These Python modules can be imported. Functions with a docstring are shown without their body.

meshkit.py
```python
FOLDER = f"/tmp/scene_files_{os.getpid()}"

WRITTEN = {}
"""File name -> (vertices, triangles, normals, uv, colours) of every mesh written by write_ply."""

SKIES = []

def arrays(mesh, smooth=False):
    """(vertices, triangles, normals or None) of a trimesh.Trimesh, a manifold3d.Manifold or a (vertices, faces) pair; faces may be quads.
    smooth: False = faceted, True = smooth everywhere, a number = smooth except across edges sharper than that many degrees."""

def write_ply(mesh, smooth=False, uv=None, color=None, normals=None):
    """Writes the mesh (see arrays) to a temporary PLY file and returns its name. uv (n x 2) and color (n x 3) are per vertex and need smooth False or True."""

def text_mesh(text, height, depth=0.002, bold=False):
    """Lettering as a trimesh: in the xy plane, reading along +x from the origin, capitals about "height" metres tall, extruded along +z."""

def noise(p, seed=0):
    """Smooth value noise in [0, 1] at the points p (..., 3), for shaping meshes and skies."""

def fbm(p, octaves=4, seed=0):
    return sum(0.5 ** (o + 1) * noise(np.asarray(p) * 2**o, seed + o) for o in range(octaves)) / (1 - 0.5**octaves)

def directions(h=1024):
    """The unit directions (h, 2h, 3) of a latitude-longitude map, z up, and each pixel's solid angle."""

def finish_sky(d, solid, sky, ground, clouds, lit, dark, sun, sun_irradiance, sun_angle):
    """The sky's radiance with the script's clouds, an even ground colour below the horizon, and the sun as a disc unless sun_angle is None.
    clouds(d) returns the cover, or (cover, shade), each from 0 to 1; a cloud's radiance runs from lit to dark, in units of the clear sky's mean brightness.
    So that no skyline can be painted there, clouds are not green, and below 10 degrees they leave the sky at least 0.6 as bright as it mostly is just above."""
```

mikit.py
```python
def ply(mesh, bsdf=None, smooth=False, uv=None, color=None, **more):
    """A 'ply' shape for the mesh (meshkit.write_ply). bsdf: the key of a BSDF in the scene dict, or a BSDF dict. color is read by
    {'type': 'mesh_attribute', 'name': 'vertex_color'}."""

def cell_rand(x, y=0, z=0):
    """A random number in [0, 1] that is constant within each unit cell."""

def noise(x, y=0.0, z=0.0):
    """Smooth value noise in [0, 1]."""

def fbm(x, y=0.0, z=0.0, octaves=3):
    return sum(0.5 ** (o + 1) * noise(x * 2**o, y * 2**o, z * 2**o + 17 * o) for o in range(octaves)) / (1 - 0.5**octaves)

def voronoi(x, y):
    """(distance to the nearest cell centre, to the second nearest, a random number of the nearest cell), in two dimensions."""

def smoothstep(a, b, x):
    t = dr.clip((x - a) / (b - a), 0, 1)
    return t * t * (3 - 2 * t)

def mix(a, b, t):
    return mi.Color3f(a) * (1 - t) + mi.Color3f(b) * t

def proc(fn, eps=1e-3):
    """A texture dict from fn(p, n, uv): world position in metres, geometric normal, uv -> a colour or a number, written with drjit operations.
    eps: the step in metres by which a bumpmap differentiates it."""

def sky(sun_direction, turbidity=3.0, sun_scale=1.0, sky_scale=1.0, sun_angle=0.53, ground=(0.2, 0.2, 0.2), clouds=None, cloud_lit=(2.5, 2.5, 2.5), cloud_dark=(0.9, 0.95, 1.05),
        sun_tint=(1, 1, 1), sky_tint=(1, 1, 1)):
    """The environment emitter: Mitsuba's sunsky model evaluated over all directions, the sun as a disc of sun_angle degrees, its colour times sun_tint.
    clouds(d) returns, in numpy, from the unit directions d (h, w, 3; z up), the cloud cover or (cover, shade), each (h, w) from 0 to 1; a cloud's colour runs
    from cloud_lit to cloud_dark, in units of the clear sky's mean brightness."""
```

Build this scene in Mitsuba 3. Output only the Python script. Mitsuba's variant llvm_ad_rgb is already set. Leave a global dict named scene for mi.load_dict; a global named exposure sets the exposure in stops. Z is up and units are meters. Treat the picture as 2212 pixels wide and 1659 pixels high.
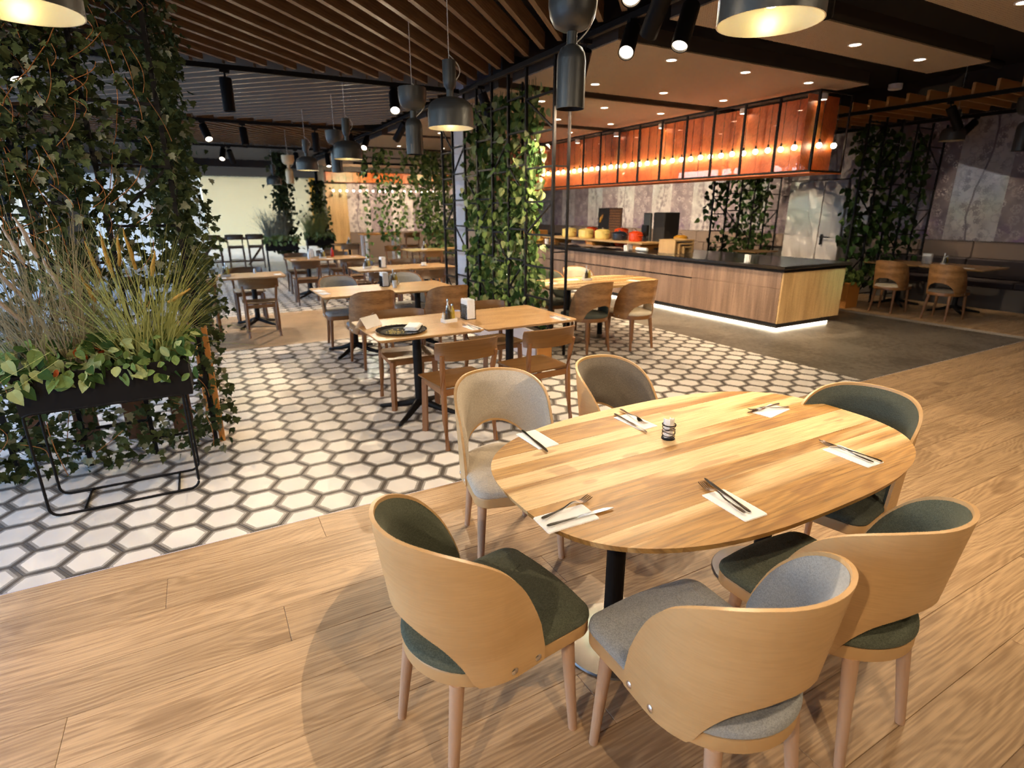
import math, random
import numpy as np, trimesh, drjit as dr, mitsuba as mi, mikit, meshkit
from shapely.geometry import Polygon, LineString, box as sbox
from shapely import affinity
from scipy.interpolate import PchipInterpolator
T = mi.ScalarTransform4f
rnd = random.Random(7)
rng = np.random.default_rng(11)
scene, labels = {}, {}
PI = math.pi

# ------------------------------------------------------------------ camera, sky, exposure
exposure = 0.15
YAW, PITCH, ROLL = math.radians(28.827), math.radians(17.487), math.radians(-0.161)
f0 = np.array([math.sin(YAW), math.cos(YAW), 0]); r0 = np.array([math.cos(YAW), -math.sin(YAW), 0]); u0 = np.array([0, 0, 1.0])
fwd = f0*math.cos(PITCH) - u0*math.sin(PITCH); up_ = u0*math.cos(PITCH) + f0*math.sin(PITCH)
up_ = up_*math.cos(ROLL) - r0*math.sin(ROLL)
EYE = np.array([0, 0, 1.65])
scene['camera'] = {'type': 'thinlens', 'fov': 85.73, 'fov_axis': 'x', 'aperture_radius': 0.0035, 'focus_distance': 2.3, 'near_clip': 0.05, 'far_clip': 200,
                   'to_world': T().look_at(origin=EYE.tolist(), target=(EYE+fwd).tolist(), up=up_.tolist())}
scene['sky'] = {**mikit.sky((0.6, -0.5, 0.62), turbidity=3.0, sun_scale=0.0, sky_scale=30.0), 'sampling_weight': 3.0}
WARM = np.array([1.0, 0.785, 0.525])
def rgb(c): return {'type': 'rgb', 'value': [float(x) for x in c]}
def spot(key, pos, target, power, cutoff=32, beam=14, col=WARM):
    scene[key] = {'type': 'spot', 'intensity': rgb(col*power), 'cutoff_angle': cutoff, 'beam_width': beam,
                  'to_world': T().look_at(origin=list(map(float, pos)), target=list(map(float, target)), up=[0.3, 1, 0.1])}

# ------------------------------------------------------------------ helpers
def srgb(r, g, b):
    c = np.array([r, g, b])/255.0
    return np.where(c <= 0.04045, c/12.92, ((c+0.055)/1.055)**2.4)
def mat(key, col, rough=0.5, metal=0.0, two=True, **kw):
    d = {'type': 'principled', 'base_color': col if isinstance(col, dict) else rgb(col), 'roughness': rough, 'metallic': metal, **kw}
    scene[key] = {'type': 'twosided', 'bsdf': d} if two else d
    return key
def num(name):
    if name not in USED: USED[name] = 0; return name
    USED[name] += 1
    return f'{name}_{USED[name]:03d}'
USED = {}
def thing(name, label=None, cat=None, group=None, kind=None):
    k = num(name); labels[k] = {}
    if label: labels[k]['label'] = label
    if cat: labels[k]['category'] = cat
    if group: labels[k]['group'] = group
    if kind: labels[k]['kind'] = kind
    return k
def put(key, shape, to=None):
    scene[key] = {**shape, 'to_world': to} if to is not None else shape
    return key
def part(par, name, shape, to=None, label=None, kind=None):
    k = num(par+'__'+name)
    put(k, shape, to)
    if label or kind: labels[k] = {a: b for a, b in (('label', label), ('kind', kind)) if b}
    return k
def M(x, y, z=0, rz=0): return T().translate([float(x), float(y), float(z)]).rotate([0, 0, 1], float(rz))
def cat(ms): return trimesh.util.concatenate([m for m in ms if m is not None])
def box(x0, x1, y0, y1, z0, z1, ch=0.0):
    e = np.array([(x1-x0), (y1-y0), (z1-z0)])/2; c = np.array([(x0+x1), (y0+y1), (z0+z1)])/2
    if ch <= 0:
        m = trimesh.creation.box(2*e); m.apply_translation(c); return m
    pts = []
    for sx in (-1, 1):
        for sy in (-1, 1):
            for sz in (-1, 1):
                s = np.array([sx, sy, sz])
                for k in range(3):
                    v = e.copy(); v -= ch; v[k] += ch
                    pts.append(c+s*v)
    return trimesh.convex.convex_hull(np.array(pts))
def tube(pts, r, sides=8, cap=True):
    p = np.asarray(pts, float); n = len(p)
    r = np.broadcast_to(np.asarray(r, float), (n,))
    t = np.gradient(p, axis=0) if n > 2 else np.repeat((p[1]-p[0])[None], 2, 0)
    t = t/np.linalg.norm(t, axis=1, keepdims=True)
    a = np.cross(t, [0.0, 0, 1]) ; bad = np.linalg.norm(a, axis=1) < 0.15
    a[bad] = np.cross(t[bad], [1.0, 0.02, 0]); a /= np.linalg.norm(a, axis=1, keepdims=True)
    b = np.cross(t, a); ang = np.arange(sides)*2*PI/sides
    v = p[:, None]+r[:, None, None]*(np.cos(ang)[None, :, None]*a[:, None]+np.sin(ang)[None, :, None]*b[:, None])
    f = []
    for i in range(n-1):
        for j in range(sides):
            k = (j+1) % sides; f += [[i*sides+j, (i+1)*sides+j, (i+1)*sides+k], [i*sides+j, (i+1)*sides+k, i*sides+k]]
    v = v.reshape(-1, 3)
    if cap:
        v = np.vstack([v, p[0], p[-1]]); c0, c1 = n*sides, n*sides+1
        for j in range(sides):
            k = (j+1) % sides; f += [[c0, j, k], [c1, (n-1)*sides+k, (n-1)*sides+j]]
    return trimesh.Trimesh(v, np.array(f), process=False)
def lathe(prof, n=32):
    prof = np.asarray(prof, float); m = len(prof); ang = np.arange(n)*2*PI/n
    v = np.stack([prof[:, 0][:, None]*np.cos(ang), prof[:, 0][:, None]*np.sin(ang), np.broadcast_to(prof[:, 1][:, None], (m, n))], -1).reshape(-1, 3)
    f = []
    for i in range(m-1):
        for j in range(n):
            k = (j+1) % n; f += [[i*n+j, i*n+k, (i+1)*n+k], [i*n+j, (i+1)*n+k, (i+1)*n+j]]
    return trimesh.Trimesh(v, np.array(f), process=False)
def prism(poly, z0, z1, ch=0.0):
    """extruded polygon with an optional chamfered rim (poly convex-ish)"""
    if ch <= 0:
        ms = [trimesh.creation.extrude_polygon(g, z1-z0, engine='earcut') for g in getattr(poly, 'geoms', [poly])]
        m = cat(ms); m.apply_translation([0, 0, z0]); return m
    out = np.array(poly.exterior.coords)[:-1]
    if Polygon(out).exterior.is_ccw is False: out = out[::-1]
    return layers([(out*1, z0+ch, -ch), (out, z0+ch, 0), (out, z1-ch, 0), (out, z1, -ch)], z0)
def inset(out, d):
    a = np.roll(out, 1, 0); b = np.roll(out, -1, 0); t = b-a; t /= np.linalg.norm(t, axis=1, keepdims=True)+1e-9
    return out+np.stack([t[:, 1], -t[:, 0]], 1)*d
def layers(ls, zfix=None):
    n = len(ls[0][0]); V = []
    for i, (o, z, d) in enumerate(ls):
        q = inset(o, d); zz = zfix if (i == 0 and zfix is not None) else z
        V.append(np.column_stack([q, np.full(n, zz)]))
    V = np.vstack(V+[V[0].mean(0, keepdims=True), V[-1].mean(0, keepdims=True)]); f = []
    for i in range(len(ls)-1):
        for j in range(n):
            k = (j+1) % n; f += [[i*n+j, i*n+k, (i+1)*n+k], [i*n+j, (i+1)*n+k, (i+1)*n+j]]
    c0 = len(ls)*n; e = (len(ls)-1)*n
    for j in range(n):
        k = (j+1) % n; f += [[c0, k, j], [c0+1, e+j, e+k]]
    return trimesh.Trimesh(V, np.array(f), process=False)
def solid_sheet(G, thick, N=None):
    """closed solid from a grid of points (a,b,3), thickened along its normals"""
    a, b, _ = G.shape
    if N is None:
        du = np.gradient(G, axis=0); dv = np.gradient(G, axis=1); N = np.cross(du, dv); N /= np.linalg.norm(N, axis=2, keepdims=True)+1e-12
    th = np.asarray(thick)
    H = G+N*(th[..., None] if th.ndim else th)
    V = np.vstack([G.reshape(-1, 3), H.reshape(-1, 3)]); o = a*b; f = []
    I = lambda i, j: i*b+j
    for i in range(a-1):
        for j in range(b-1):
            q = [I(i, j), I(i+1, j), I(i+1, j+1), I(i, j+1)]
            f += [[q[0], q[2], q[1]], [q[0], q[3], q[2]], [o+q[0], o+q[1], o+q[2]], [o+q[0], o+q[2], o+q[3]]]
    rim = [I(i, 0) for i in range(a)]+[I(a-1, j) for j in range(1, b)]+[I(i, b-1) for i in range(a-2, -1, -1)]+[I(0, j) for j in range(b-2, 0, -1)]
    for k in range(len(rim)):
        p, q = rim[k], rim[(k+1) % len(rim)]
        f += [[p, q, o+q], [p, o+q, o+p]]
    return trimesh.Trimesh(V, np.array(f), process=False)
def rrect(w, h, r, n=6):
    pts = []
    for cx, cy, a0 in ((w/2-r, h/2-r, 0), (-w/2+r, h/2-r, 90), (-w/2+r, -h/2+r, 180), (w/2-r, -h/2+r, 270)):
        for i in range(n+1):
            a = math.radians(a0+90*i/n); pts.append((cx+r*math.cos(a), cy+r*math.sin(a)))
    return Polygon(pts)
def sweepbox(pts, w, h):
    ms = []
    for a, b in zip(pts[:-1], pts[1:]): ms.append(bar(a, b, w, h))
    return cat(ms)
def bar(a, b, w, h=None):
    a, b = np.array(a, float), np.array(b, float); h = h or w; d = b-a; L = np.linalg.norm(d); z = d/L
    x = np.cross([0, 0, 1.0], z); x = np.array([1.0, 0, 0]) if np.linalg.norm(x) < 1e-3 else x/np.linalg.norm(x)
    y = np.cross(z, x); m = trimesh.creation.box([w, h, L]); R = np.eye(4); R[:3, 0] = x; R[:3, 1] = y; R[:3, 2] = z; R[:3, 3] = (a+b)/2
    m.apply_transform(R); return m
def shape(mesh, bsdf, smooth=False, **k): return mikit.ply(mesh, bsdf, smooth, **k)
def emit(mesh, radiance, weight=1.0, bsdf='lamp_body', smooth=False):
    d = mikit.ply(mesh, bsdf, smooth); d['emitter'] = {'type': 'area', 'radiance': rgb(radiance), 'sampling_weight': float(weight)}; return d
def moved(m, x=0, y=0, z=0, rz=0):
    m = m.copy()
    if rz: m.apply_transform(trimesh.transformations.rotation_matrix(math.radians(rz), [0, 0, 1]))
    m.apply_translation([x, y, z]); return m

# ------------------------------------------------------------------ materials
n3, fbm, mixc, sst, crand = mikit.noise, mikit.fbm, mikit.mix, mikit.smoothstep, mikit.cell_rand
PW = 0.2325                                            # floor plank width
mat('wood_floor', (0.4, 0.26, 0.14), 0.42, specular=0.45)
def f_oval(p, n, uv):                                  # uv.x random per board
    k = uv.x
    q = fbm(p.x*1.6+k*31, p.y*7+k*11, k*5, 3)
    ring = dr.sin((p.y*22+q*9+k*20)*5.0)*0.5+0.5
    g = n3(p.x*14+k*9, p.y*330)
    sap = sst(0.50, 0.64, fbm(p.x*0.7+k*53, p.y*6+k*7, 2.0, 2)+(k-0.5)*0.35)
    heart = mixc((0.29, 0.135, 0.032), (0.50, 0.270, 0.078), 0.45*ring+0.45*g+0.5*(k-0.4))
    pale = mixc((0.64, 0.41, 0.185), (0.75, 0.54, 0.28), g)
    c = mixc(heart, pale, sap)
    c = c*(1-0.28*sst(0.62, 0.9, n3(p.x*5+k*19, p.y*170))*(1-0.6*sap))
    knot = sst(0.80, 0.90, n3(p.x*7+k*77, p.y*24+k*3))
    return mixc(c, mi.Color3f(0.27, 0.12, 0.04), knot*0.4)
mat('oval_wood', mikit.proc(f_oval), 0.48, specular=0.3)
def f_veneer(p, n, uv):
    q = fbm(uv.x*2.5, uv.y*9+0.4*n3(uv.x*5, uv.y*4), 1.0, 3); g = n3(uv.x*30, uv.y*300, 2.0)
    return mixc((0.465, 0.275, 0.118), (0.535, 0.33, 0.152), sst(0.2, 0.8, 0.75*q+0.25*g))
mat('beech_veneer', mikit.proc(f_veneer), 0.36, specular=0.45)
mat('beech', srgb(176, 140, 112), 0.40, specular=0.45)
mat('beech_frame', (0.46, 0.275, 0.12), 0.38, specular=0.45)
def f_walnutv(p, n, uv):
    q = fbm(uv.x*3.0+7, uv.y*16, 1.0, 3); g = n3(uv.x*40, uv.y*260, 2.0)
    return mixc((0.20, 0.088, 0.028), (0.35, 0.175, 0.065), sst(0.25, 0.75, 0.7*q+0.3*g))
mat('oak_veneer', mikit.proc(f_walnutv), 0.38, specular=0.45)
mat('oak_stained', srgb(122, 80, 44), 0.42)
mat('walnut_dark', srgb(84, 52, 30), 0.42)
def f_tabletop(p, n, uv):
    q = fbm(p.x*2.0, p.y*14, p.z, 3); g = n3(p.x*16, p.y*280)
    return mixc((0.37, 0.200, 0.078), (0.49, 0.292, 0.125), sst(0.2, 0.8, 0.6*q+0.4*g))
mat('tabletop_oak', mikit.proc(f_tabletop), 0.40, specular=0.4)
def fabric(key, a, b):
    def fn(p, n, uv):
        w = n3(p.x*520, p.y*520, p.z*520)*0.8+n3(p.x*210, p.y*210, p.z*210)*0.2
        return mixc(a, b, sst(0.25, 0.75, w))
    mat(key, mikit.proc(fn), 0.92, specular=0.15, sheen=0.35)
fabric('fabric_green', (0.060, 0.066, 0.044), (0.100, 0.105, 0.074))
fabric('fabric_dark', (0.046, 0.052, 0.040), (0.080, 0.086, 0.068))
fabric('fabric_grey', (0.215, 0.212, 0.205), (0.305, 0.30, 0.287))
fabric('fabric_tan', (0.38, 0.32, 0.25), (0.52, 0.45, 0.36))
fabric('fabric_taupe', (0.115, 0.095, 0.075), (0.19, 0.16, 0.13))
fabric('fabric_cream', (0.50, 0.43, 0.31), (0.62, 0.54, 0.41))
mat('tile_face', {'type': 'mesh_attribute', 'name': 'vertex_color'}, 0.42, specular=0.3)
mat('grout', srgb(150, 142, 132), 0.8)
def f_conc(p, n, uv):
    q = fbm(p.x*1.6, p.y*1.6, 0.3, 4); g = fbm(p.x*30, p.y*30, 0.0, 2)
    return mixc((0.075, 0.062, 0.047), (0.150, 0.128, 0.100), sst(0.25, 0.75, 0.75*q+0.25*g))
mat('concrete_slab', mikit.proc(f_conc), 0.36, specular=0.5)
mat('pale_floor', srgb(206, 210, 212), 0.35)
mat('black_metal', (0.007, 0.006, 0.006), 0.55, specular=0.15)
mat('dark_steel', (0.22, 0.20, 0.18), 0.25, metal=0.8)
mat('black_gloss', (0.010, 0.009, 0.008), 0.12, specular=0.6)
mat('black_matt', (0.012, 0.010, 0.009), 0.8)
mat('lamp_grey', (0.052, 0.055, 0.053), 0.38, metal=0.25, clearcoat=0.3)
mat('lamp_cream', (0.74, 0.62, 0.40), 0.28, specular=0.6)
mat('lamp_amber_lit', (0.75, 0.52, 0.27), 0.3)  # amber base colour stands in for a lit shade; it emits nothing
mat('lamp_body', (0.3, 0.28, 0.25), 0.6)
mat('chrome', (0.78, 0.77, 0.75), 0.18, metal=1.0)
mat('steel_cutlery', (0.66, 0.65, 0.63), 0.12, metal=1.0)
mat('white_paper', srgb(236, 233, 228), 0.8)
mat('white_paint', srgb(214, 208, 204), 0.55)
mat('white_ceramic', srgb(232, 230, 224), 0.25)
mat('grey_lilac', srgb(196, 190, 196), 0.6)
def f_slat(p, n, uv):
    g = n3(p.x*5+p.y*5, (p.x-p.y)*60, p.z*90)
    return mixc((0.100, 0.056, 0.027), (0.165, 0.098, 0.050), g)
mat('slat_wood', mikit.proc(f_slat), 0.5)
mat('slat_wood_lit', srgb(204, 152, 92), 0.5)  # slat wood paled to stand for light falling on the right bay
def f_soffit(p, n, uv):
    a = dr.abs(dr.sin(p.x*130))*dr.abs(dr.sin(p.y*130))
    return mixc((0.285, 0.215, 0.140), (0.16, 0.115, 0.072), sst(0.72, 0.92, a))
mat('soffit', mikit.proc(f_soffit), 0.55)
def f_counter(p, n, uv):
    s = p.y+p.x
    q = fbm(s*11, p.z*0.7, 2.0, 3); g = n3(s*190, p.z*4)
    return mixc((0.145, 0.085, 0.055), (0.29, 0.185, 0.125), sst(0.25, 0.75, 0.65*q+0.35*g))
mat('counter_wood', mikit.proc(f_counter), 0.45)
def f_endoak(p, n, uv):
    s = p.y+p.x
    q = fbm(s*9, p.z*0.7, 4.0, 3); g = n3(s*170, p.z*4)
    return mixc((0.37, 0.215, 0.085), (0.53, 0.345, 0.155), sst(0.25, 0.75, 0.6*q+0.4*g))
mat('oak_vertical', mikit.proc(f_endoak), 0.45)
def f_copper(p, n, uv):
    s = p.y+p.x
    q = fbm(s*3.0, p.z*2.0, 1.0, 3); g = n3(s*90+p.z*60, p.z*30-s*20)
    return mixc((0.42, 0.085, 0.016), (0.66, 0.175, 0.042), sst(0.2, 0.8, 0.7*q+0.3*g))
mat('copper_panel', mikit.proc(f_copper), 0.42, specular=0.5)
mat('damask_paper', (0.4, 0.35, 0.33), 0.7)
mat('upholstery_brown', srgb(104, 88, 78), 0.85)
mat('upholstery_dark', srgb(44, 36, 38), 0.9)
mat('yellow_board', srgb(238, 221, 176), 0.7)
mat('ochre_edge', srgb(206, 148, 40), 0.6)
mat('plenum', (0.020, 0.017, 0.014), 0.9)
mat('plenum_brown', (0.035, 0.025, 0.017), 0.85)
mat('dark_wall', (0.05, 0.042, 0.036), 0.8)
mat('timber_orange', srgb(190, 128, 62), 0.5)
mat('soil', (0.03, 0.02, 0.012), 0.95)
def leafmat(key, col, trans=0.35): scene[key] = {'type': 'principledthin', 'base_color': rgb(col), 'roughness': 0.42, 'spec_trans': 0.0, 'diff_trans': trans, 'eta': 1.4}
leafmat('leaf_ivy_dark', (0.028, 0.038, 0.016)); leafmat('leaf_ivy', (0.058, 0.074, 0.030)); leafmat('leaf_ivy_pale', (0.17, 0.175, 0.115))
leafmat('leaf_pothos', (0.155, 0.225, 0.07)); leafmat('leaf_pothos_light', (0.34, 0.39, 0.17)); leafmat('leaf_pothos_dark', (0.04, 0.078, 0.024)); leafmat('leaf_pale', (0.40, 0.43, 0.24))
leafmat('leaf_red', (0.36, 0.075, 0.02)); leafmat('blade_green', (0.32, 0.34, 0.12)); leafmat('blade_brown', (0.28, 0.245, 0.155)); leafmat('blade_grey', (0.26, 0.26, 0.20))
mat('plume_gold', srgb(150, 118, 52), 0.95); mat('plume_pale', srgb(158, 142, 128), 0.95)
mat('vine', srgb(136, 84, 36), 0.8)
scene['window_glass'] = {'type': 'thindielectric', 'int_ior': 1.5}
scene['clear_glass'] = {'type': 'thindielectric', 'int_ior': 1.45}
mat('oil_dark', (0.02, 0.012, 0.006), 0.1, clearcoat=1.0); mat('oil_gold', (0.40, 0.28, 0.03), 0.1, clearcoat=1.0)
mat('enamel_yellow', srgb(232, 206, 120), 0.2, clearcoat=0.8); mat('enamel_red', srgb(214, 68, 22), 0.2, clearcoat=0.8); mat('enamel_blue', srgb(24, 30, 42), 0.15, clearcoat=0.8); mat('enamel_orange', srgb(214, 150, 46), 0.2, clearcoat=0.8)
mat('sauce_red', srgb(190, 28, 16), 0.3)

# ------------------------------------------------------------------ large lamps (out-of-frame spotlights are added on the same tracks; see the lamp section)
# ------------------------------------------------------------------ the setting
XL, XR, YB, YF = -2.7, 12.3, -4.0, 21.0
floor = 'floor'; labels[floor] = {'kind': 'structure', 'label': 'restaurant floor of oak planks, hexagon tiles and grey slabs'}; USED['floor'] = 0
put(floor, shape(box(XL-0.2, XR+0.2, YB-0.2, YF+9.3, -0.20, -0.006), 'grout'))
def part_many(par, name, meshes_to, kind=None):
    for s, to in meshes_to: part(par, name, s, to)
# oak planks
def off(row): v = (row+2)*0.381; return (v-math.floor(v))*1.9
def plank(x0, x1, y0, y1): return shape(box(x0+0.0007, x1-0.0007, y0+0.0007, y1-0.0007, -0.012, 0.0, 0.0011), 'wood_floor')
def f_plank2(p, n, uv):
    row = dr.floor((p.y-2.943)/PW); v = (row+2)*0.381; o = (v-dr.floor(v))*1.9
    col = dr.floor((p.x+0.36-o)/1.9); k = crand(row, col, 7); k2 = crand(row, col, 9)
    yy = p.y+0.05*(fbm(p.x*1.1+k*40, k2*20, 0.0, 2)-0.5)
    q = fbm(p.x*1.7+k*40, p.y*24+k2*17, 0.0, 4)
    cath = dr.sin(((yy*20+k2*6)*(1.0+0.3*k)+fbm(p.x*1.1+k*9, p.y*4.5+k2*3, 3.0, 3)*9.0)*9.0)*0.5+0.5
    grain = n3(p.x*7+k*30, p.y*210)
    pore = sst(0.55, 0.9, n3(p.x*16+k*30, p.y*420))
    wide = fbm(p.x*0.8+k*21, p.y*5+k2*9, 4.0, 2)
    t = 0.17*cath+0.36*grain+0.30*q+0.17*wide
    c = mixc((0.270, 0.165, 0.084), (0.460, 0.310, 0.175), sst(0.18, 0.80, t))
    knot = sst(0.87, 0.94, n3(p.x*2.6+k*77, p.y*8+k2*30))
    c = mixc(c, mi.Color3f(0.17, 0.095, 0.045), dr.maximum(knot*0.5, pore*0.16))
    return c*(0.92+0.16*k)
scene['wood_floor']['bsdf']['base_color'] = mikit.proc(f_plank2)
for row in range(-16, 0):
    y0 = 2.943+PW*row; o = off(row); k = -3
    x = -0.36+o+1.9*k
    while x < 9.6:
        a, b = max(x, XL), min(x+1.9, 12.2)
        if b-a > 0.02: part(floor, 'plank', plank(a, b, y0, y0+PW))
        x += 1.9
part(floor, 'oak_strip', shape(box(XL, XR, YB, 2.943-PW*16, -0.012, 0.0), 'wood_floor'), kind='stuff')
part(floor, 'oak_strip', shape(box(9.6, XR, 2.943-0*PW, 14.5, -0.012, 0.0), 'wood_floor'), kind='stuff')
part(floor, 'oak_strip', shape(box(XL, 3.2, 7.485, 10.05, -0.012, 0.0), 'wood_floor'), kind='stuff')
part(floor, 'metal_trim', shape(box(XL, 9.6, 2.941, 2.9455, -0.01, 0.0008), 'grey_lilac'))
# hexagon tiles
HR = 0.13289
def hexring(r): a = np.arange(6)*PI/3; return np.stack([r*np.cos(a), r*np.sin(a)], 1)
def hexdata(tone):
    W_ = np.array([0.66, 0.615, 0.555])*tone; Lg = np.array([0.29, 0.265, 0.235])*tone; Dk = np.array([0.105, 0.090, 0.076])
    rs = [(HR-0.002, -0.008, Dk*0.8), (HR-0.002, -0.0008, Dk), (HR-0.0028, 0.0, Dk), (HR*0.872, 0.0, Dk), (HR*0.868, 0.0, Lg), (HR*0.755, 0.0, Lg), (HR*0.75, 0.0, W_)]
    V = np.vstack([np.column_stack([hexring(r), np.full(6, z)]) for r, z, _ in rs]+[[[0, 0, 0]]])
    C = np.vstack([np.repeat(c[None], 6, 0) for _, _, c in rs]+[W_[None]])
    F = []
    for i in range(len(rs)-1):
        for j in range(6):
            k = (j+1) % 6; F += [[i*6+j, i*6+k, (i+1)*6+k], [i*6+j, (i+1)*6+k, (i+1)*6+j]]
    e = (len(rs)-1)*6
    for j in range(6): F.append([e+j, e+(j+1) % 6, len(V)-1])
    return V, np.array(F), C
HV = [hexdata(t) for t in (1.0, 0.95, 1.04, 0.90)]
hexply = [mikit.ply(trimesh.Trimesh(v, f, process=False), 'tile_face', False, color=c) for v, f, c in HV]
def hexcenters(x0, x1, y0, y1):
    out = []
    for i in range(int((x0-0.0996)/(1.5*HR))-1, int((x1-0.0996)/(1.5*HR))+2):
        for j in range(-60, 140):
            x = 0.0996+1.5*HR*i; y = 3.99225+math.sqrt(3)*HR*(j+0.5*(i % 2))
            if x0-HR < x < x1+HR and y0-HR < y < y1+HR: out.append((x, y))
    return out
def clip_tile(V, F, C, x, y, x0, x1, y0, y1):
    """a tile cut by the rectangle's edges, as a tiler cuts it"""
    m = trimesh.Trimesh(V+[x, y, 0], F, process=False)
    vs, fs, cs = [], [], []
    P = np.array(m.vertices); base = 0
    for t in F:
        poly = [(P[i], C[i]) for i in t]
        for ax, lim, sg in ((0, x0, 1), (0, x1, -1), (1, y0, 1), (1, y1, -1)):
            new = []
            for a, b in zip(poly, poly[1:]+poly[:1]):
                da, db = sg*(a[0][ax]-lim), sg*(b[0][ax]-lim)
                if da >= 0: new.append(a)
                if (da >= 0) != (db >= 0):
                    w = da/(da-db); new.append((a[0]+(b[0]-a[0])*w, a[1]+(b[1]-a[1])*w))
            poly = new
            if len(poly) < 3: break
        if len(poly) >= 3:
            vs += [q[0] for q in poly]; cs += [q[1] for q in poly]; fs += [[base, base+i, base+i+1] for i in range(1, len(poly)-1)]; base += len(poly)
    return (np.array(vs), np.array(fs), np.array(cs)) if fs else None
def pix(P):
    d = np.asarray(P, float)-EYE; z = d@fwd
    return (1106+1191.6*(d@r0)/z, 829.5-1191.6*(d@up_)/z, z)
zone = (XL, 5.677, 2.946, 7.482)
tiles = []
for (x, y) in hexcenters(*zone):
    u, v, d = pix([x, y, 0]); seen = -60 < u < 2260 and v < 1720 and d > 0
    inside = zone[0]+HR < x < zone[1]-HR and zone[2]+HR*0.87 < y < zone[3]-HR*0.87
    tiles.append((0 if seen else 1, d, x, y, inside))
tiles.sort()
SV, SF, SC, nb = [], [], [], 0
for q, (s, d, x, y, inside) in enumerate(tiles):
    h = rnd.randrange(4)
    if inside and q < 296: part(floor, 'hexagon_tile', hexply[h], M(x, y)); continue
    V, F, C = HV[h]
    cut = (V+[x, y, 0], F, C) if inside else clip_tile(V, F, C, x, y, *zone)
    if cut is None: continue
    if not inside and q < 296 and len(cut[1]) > 2:
        part(floor, 'hexagon_tile', mikit.ply(trimesh.Trimesh(cut[0], cut[1], process=False), 'tile_face', False, color=cut[2])); continue
    SV.append(cut[0]); SF.append(cut[1]+nb); SC.append(cut[2]); nb += len(cut[0])
zone2 = (XL, 5.0, 10.05, 15.5)
for (x, y) in hexcenters(*zone2):
    V, F, C = HV[rnd.randrange(4)]; SV.append(V[6:]+[x, y, 0]); SF.append(F[12:]-6+nb); SC.append(C[6:]); nb += len(V)-6
part(floor, 'hexagon_tiling', mikit.ply(trimesh.Trimesh(np.vstack(SV), np.vstack(SF), process=False), 'tile_face', False, color=np.vstack(SC)), kind='stuff')
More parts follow.
